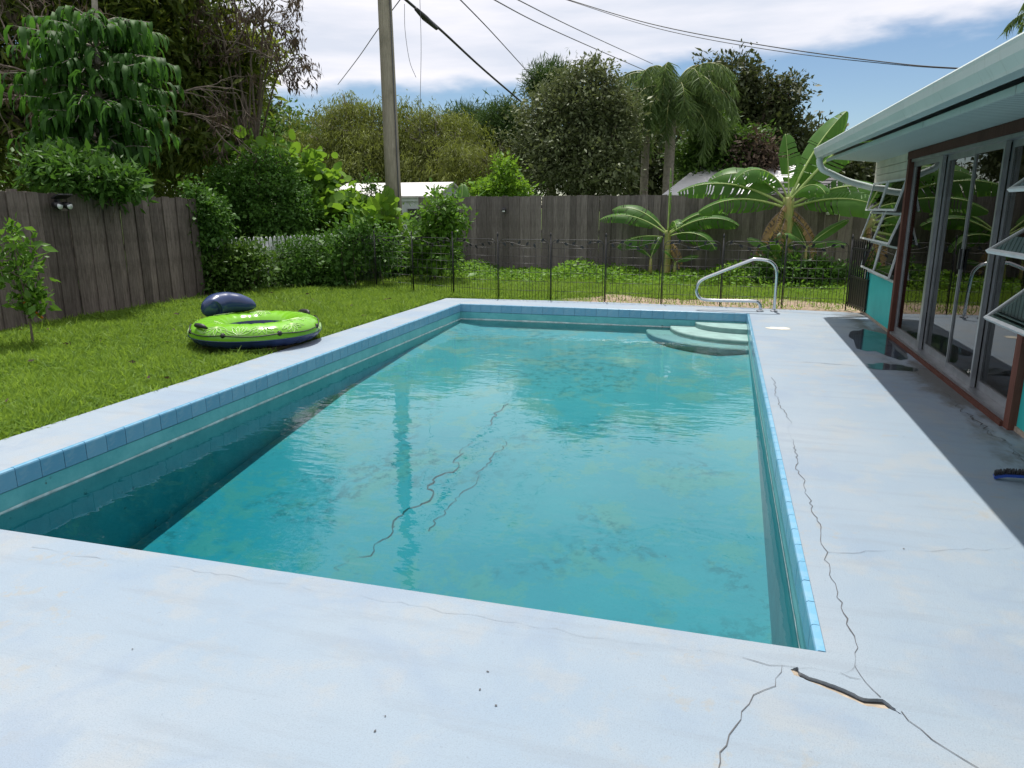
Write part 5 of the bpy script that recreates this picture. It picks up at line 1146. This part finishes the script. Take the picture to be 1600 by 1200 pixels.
# --- grey green oak, palm, dark oak, mango
tree('oak_tree', 'dense rounded grey green oak behind the far fence', 'tree', (-4.6, 25, 0), [BL(905, 175, 62, 60, 25), BL(880, 225, 68, 65, 25), BL(935, 220, 60, 65, 25), BL(905, 265, 85, 45, 25), BL(925, 135, 38, 36, 25), BL(850, 200, 36, 50, 25), BL(965, 185, 30, 45, 25)], 2600, 17, 0.13, 0.06, 'oak', 0.22, 101, 0.1, 0.2, 0.58, height=1.5)
def palm(name, label, base, topz, r0, nfr, fl, seed, droopy=1.0, ll=0.75):
    t = thing(name, base, label, 'palm'); base = Vector(base); rr_ = random.Random(seed); r_ = np.random.default_rng(seed); top = Vector((base.x + 0.05, base.y, topz))
    tk = MB(base); n_ = 26; tk.tube([base.lerp(top, i / n_) for i in range(n_ + 1)], [r0 * (1.1 - .25 * i / n_) * (1 + (.05 if i % 2 else 0)) for i in range(n_ + 1)], 12); tk.build('trunk', 'bark_pale', t)
    PP = []; DD = []; LL = []; rb = MB(base)
    for i in range(nfr):
        az = i * 2.399 + rr_.uniform(-.2, .2); el = 1.45 - 1.35 * (i / nfr) + rr_.uniform(-.12, .12); h = Vector((math.cos(az), math.sin(az), 0)); p = top.copy(); pts = []; m_ = 22; th = el
        for q in range(m_ + 1):
            pts.append(p.copy()); s_ = q / m_; th = el - droopy * 1.9 * s_ ** 1.4; p = p + (h * math.cos(th) + Vector((0, 0, math.sin(th)))) * fl / m_
        rb.tube(pts, [.028 * (1 - .9 * q / m_) for q in range(m_ + 1)], 4); side = Vector((-h.y, h.x, 0))
        for q in range(3, m_ + 1):
            for e in range(5):
                for s_ in (-1, 1):
                    pp = pts[q - 1].lerp(pts[q], e / 5); PP.append(tuple(pp)); DD.append(tuple((side * s_ * rr_.uniform(.3, .8) + h * .25 + Vector((0, 0, rr_.uniform(-1.5, -.3)))).normalized())); LL.append(ll * (0.5 + .5 * math.sin(math.pi * min(.95, q / m_ + .1))) * rr_.uniform(.75, 1.1))
    rb.build('frond_stems', 'stalk', t); P = np.array(PP); D = np.array(DD); L = np.array(LL); V, F, kk = leaves(P, D, L, .032, r_, 'blade', .35)
    fast_mesh('crown', V - np.array(base), F, LM['palm'], t, np.repeat(r_.random(len(P)), kk)); return t
q = AY(1042, 300, 28); palm('queen_palm', 'tall queen palm with drooping feathery crown behind the far fence', (q.x, 28, 0), AY(1046, 165, 28).z, 0.19, 40, 2.9, 7, 1.28, 0.95)
q = AY(1006, 300, 29); 
tt_ = thing('palm_trunk', (q.x, 29, 0), 'pale bare palm trunk beside the queen palm', 'palm'); n_ = 16
MB((q.x, 29, 0)).tube([(q.x, 29, 4.6 * i / n_) for i in range(n_ + 1)], [.15 * (1 + (.05 if i % 2 else 0)) for i in range(n_ + 1)], 10).build('trunk', 'bark_pale', tt_)
q = AY(1700, 45, 24); palm('queen_palm', 'distant palm crown showing above the house roof', (q.x, 24, 0), q.z, 0.17, 22, 2.2, 9, 1.0, .7)
tree('oak_tree', 'tall dark oak with open crown behind the palm', 'tree', (1.0, 42, 0), [BL(1150, 130, 46, 36, 42), BL(1125, 175, 46, 45, 42), BL(1185, 165, 45, 40, 42), BL(1228, 145, 30, 27, 42), BL(1215, 195, 34, 30, 42), BL(1150, 215, 60, 40, 42), BL(1110, 125, 28, 28, 42), BL(1225, 225, 40, 30, 42)], 2300, 9, .24, .11, 'darkoak', .4, 105, .1, .27, .5, height=4)
tree('mango_tree', 'round bushy green tree between the palm and the tall banana', 'tree', (0.2, 30, 0), [BL(1125, 215, 36, 32, 30), BL(1095, 245, 40, 30, 30), BL(1150, 240, 48, 34, 30), BL(1110, 265, 50, 26, 30)], 1500, 8, .20, .075, 'flush', .18, 107, .3, .2, .5, height=1.6)
tree('dry_tree', 'brown leaved tree beside the gazebo roof', 'tree', (1.6, 29.3, 0), [BL(1175, 240, 34, 28, 29.3), BL(1195, 262, 30, 22, 29.3)], 420, 7, .2, .07, 'dead', .12, 109, .4, .2, .4, height=1.6)
# --- pines and the far tree line
def pine(label, base, px, py, rx, ry, Y, seed):
    b = [BL(px, py, rx, ry, Y), BL(px + rx * .5, py + ry * .4, rx * .6, ry * .6, Y), BL(px - rx * .5, py + ry * .5, rx * .55, ry * .5, Y)]
    q = AY(px, py, Y); return tree('pine_tree', label, 'tree', (q.x, Y, 0), b, 900, 10, .30, .035, 'pine', .2, seed, -.2, .28, .45, height=q.z - b[0][5] * .4, lump=.1)
pine('round crowned pine rising above the grey green oak', None, 860, 128, 32, 24, 38, 111)
pine('pine with flat round crown between the weeping trees and the oak', None, 785, 188, 32, 24, 38, 113)
pine('small far pine crown over the weeping trees', None, 730, 190, 34, 20, 44, 115)
TL = [(400, 185, 40, 36, 30, 'darkoak', 'dark far tree over the sea grape, seen past the dry branches'), (440, 215, 48, 40, 30, 'flush', 'mid green far tree between the dry branches and the weeping tree'), (390, 225, 40, 30, 27, 'flush', 'mid green low far tree just over the vine mound'),
      (320, 230, 70, 50, 27, 'mango', 'dense dark far tree behind the dry branches'), (250, 240, 70, 50, 27, 'mango', 'dense dark far tree behind the drooping leaf tree'), (760, 230, 50, 40, 40, 'darkoak', 'dark far tree under the flat crowned pine'), (815, 235, 40, 40, 42, 'pine', 'blue green far tree between the pine and the rounded oak'),
      (985, 240, 48, 50, 44, 'darkoak', 'dark far tree behind the bare palm trunk'), (1050, 235, 50, 50, 46, 'darkoak', 'dark far tree behind the queen palm trunk'), (1020, 180, 30, 34, 50, 'flush', 'mid green far tree behind the queen palm crown'), (1260, 235, 50, 36, 44, 'darkoak', 'dark far tree over the gazebo roof'), (1310, 250, 50, 30, 46, 'darkoak', 'dark far tree between the tall banana and the house eave'),
      (700, 235, 60, 34, 45, 'darkoak', 'dark far tree behind the yellow green weeping tree'), (620, 235, 70, 40, 44, 'darkoak', 'dark far tree behind the utility pole'), (520, 235, 70, 44, 40, 'darkoak', 'dark far tree behind the brownish weeping tree'), (1400, 250, 70, 34, 50, 'darkoak', 'dark far tree mostly hidden by the house eave'), (150, 235, 80, 60, 25, 'mango', 'dense dark far tree deep behind the tall shrub on the old fence'), (20, 235, 90, 60, 24, 'mango', 'dense dark far tree deep behind the thin sapling and fence')]
for i, (px, py, rx, ry, Y, m_, lab) in enumerate(TL):
    b1 = BL(px, py, rx, ry, Y); q = AY(px, py, Y); low = BL(px + (-12, 9, 3)[i % 3], py + ry * .8, rx * 1.1, ry * .9, Y)
    tree('background_tree', lab, 'tree', (q.x, Y, 0), [b1, low], 700, 8, .24 * Y / 35, .11 * Y / 35, m_, .2, 200 + i, .1, .3 * Y / 35, .45, group='far background trees', nper=3, sub=2, height=1.5)
# --- plants showing over the far fence by the pole
shrub('leafy_shrub', 'bright green shrub showing over the grey fence near the pine', 'shrub', (-7.0, 21, 0), [BL(785, 292, 24, 14, 21), BL(788, 262, 13, 16, 21), BL(812, 298, 20, 9, 21), BL(755, 299, 20, 9, 21)], 300, 9, .13, .06, 'grape', 121, 0, .16, .3, 8, .02)
sq = thing('bird_of_paradise', (-7.3, 19.5, 0), 'pair of broad paddle leaves poking over the grey fence', 'plant')
for i, (az, el) in enumerate(((160, 1.2), (20, 1.1), (100, 1.35), (220, 1.0))):
    banana_leaf(sq, (-7.3, 19.5, 0), (-7.3 + i * .12, 19.5, .9), R(az), el, 1.4, .36, .5, 300 + i, petiole=.3, fold=.3, tear=.1)
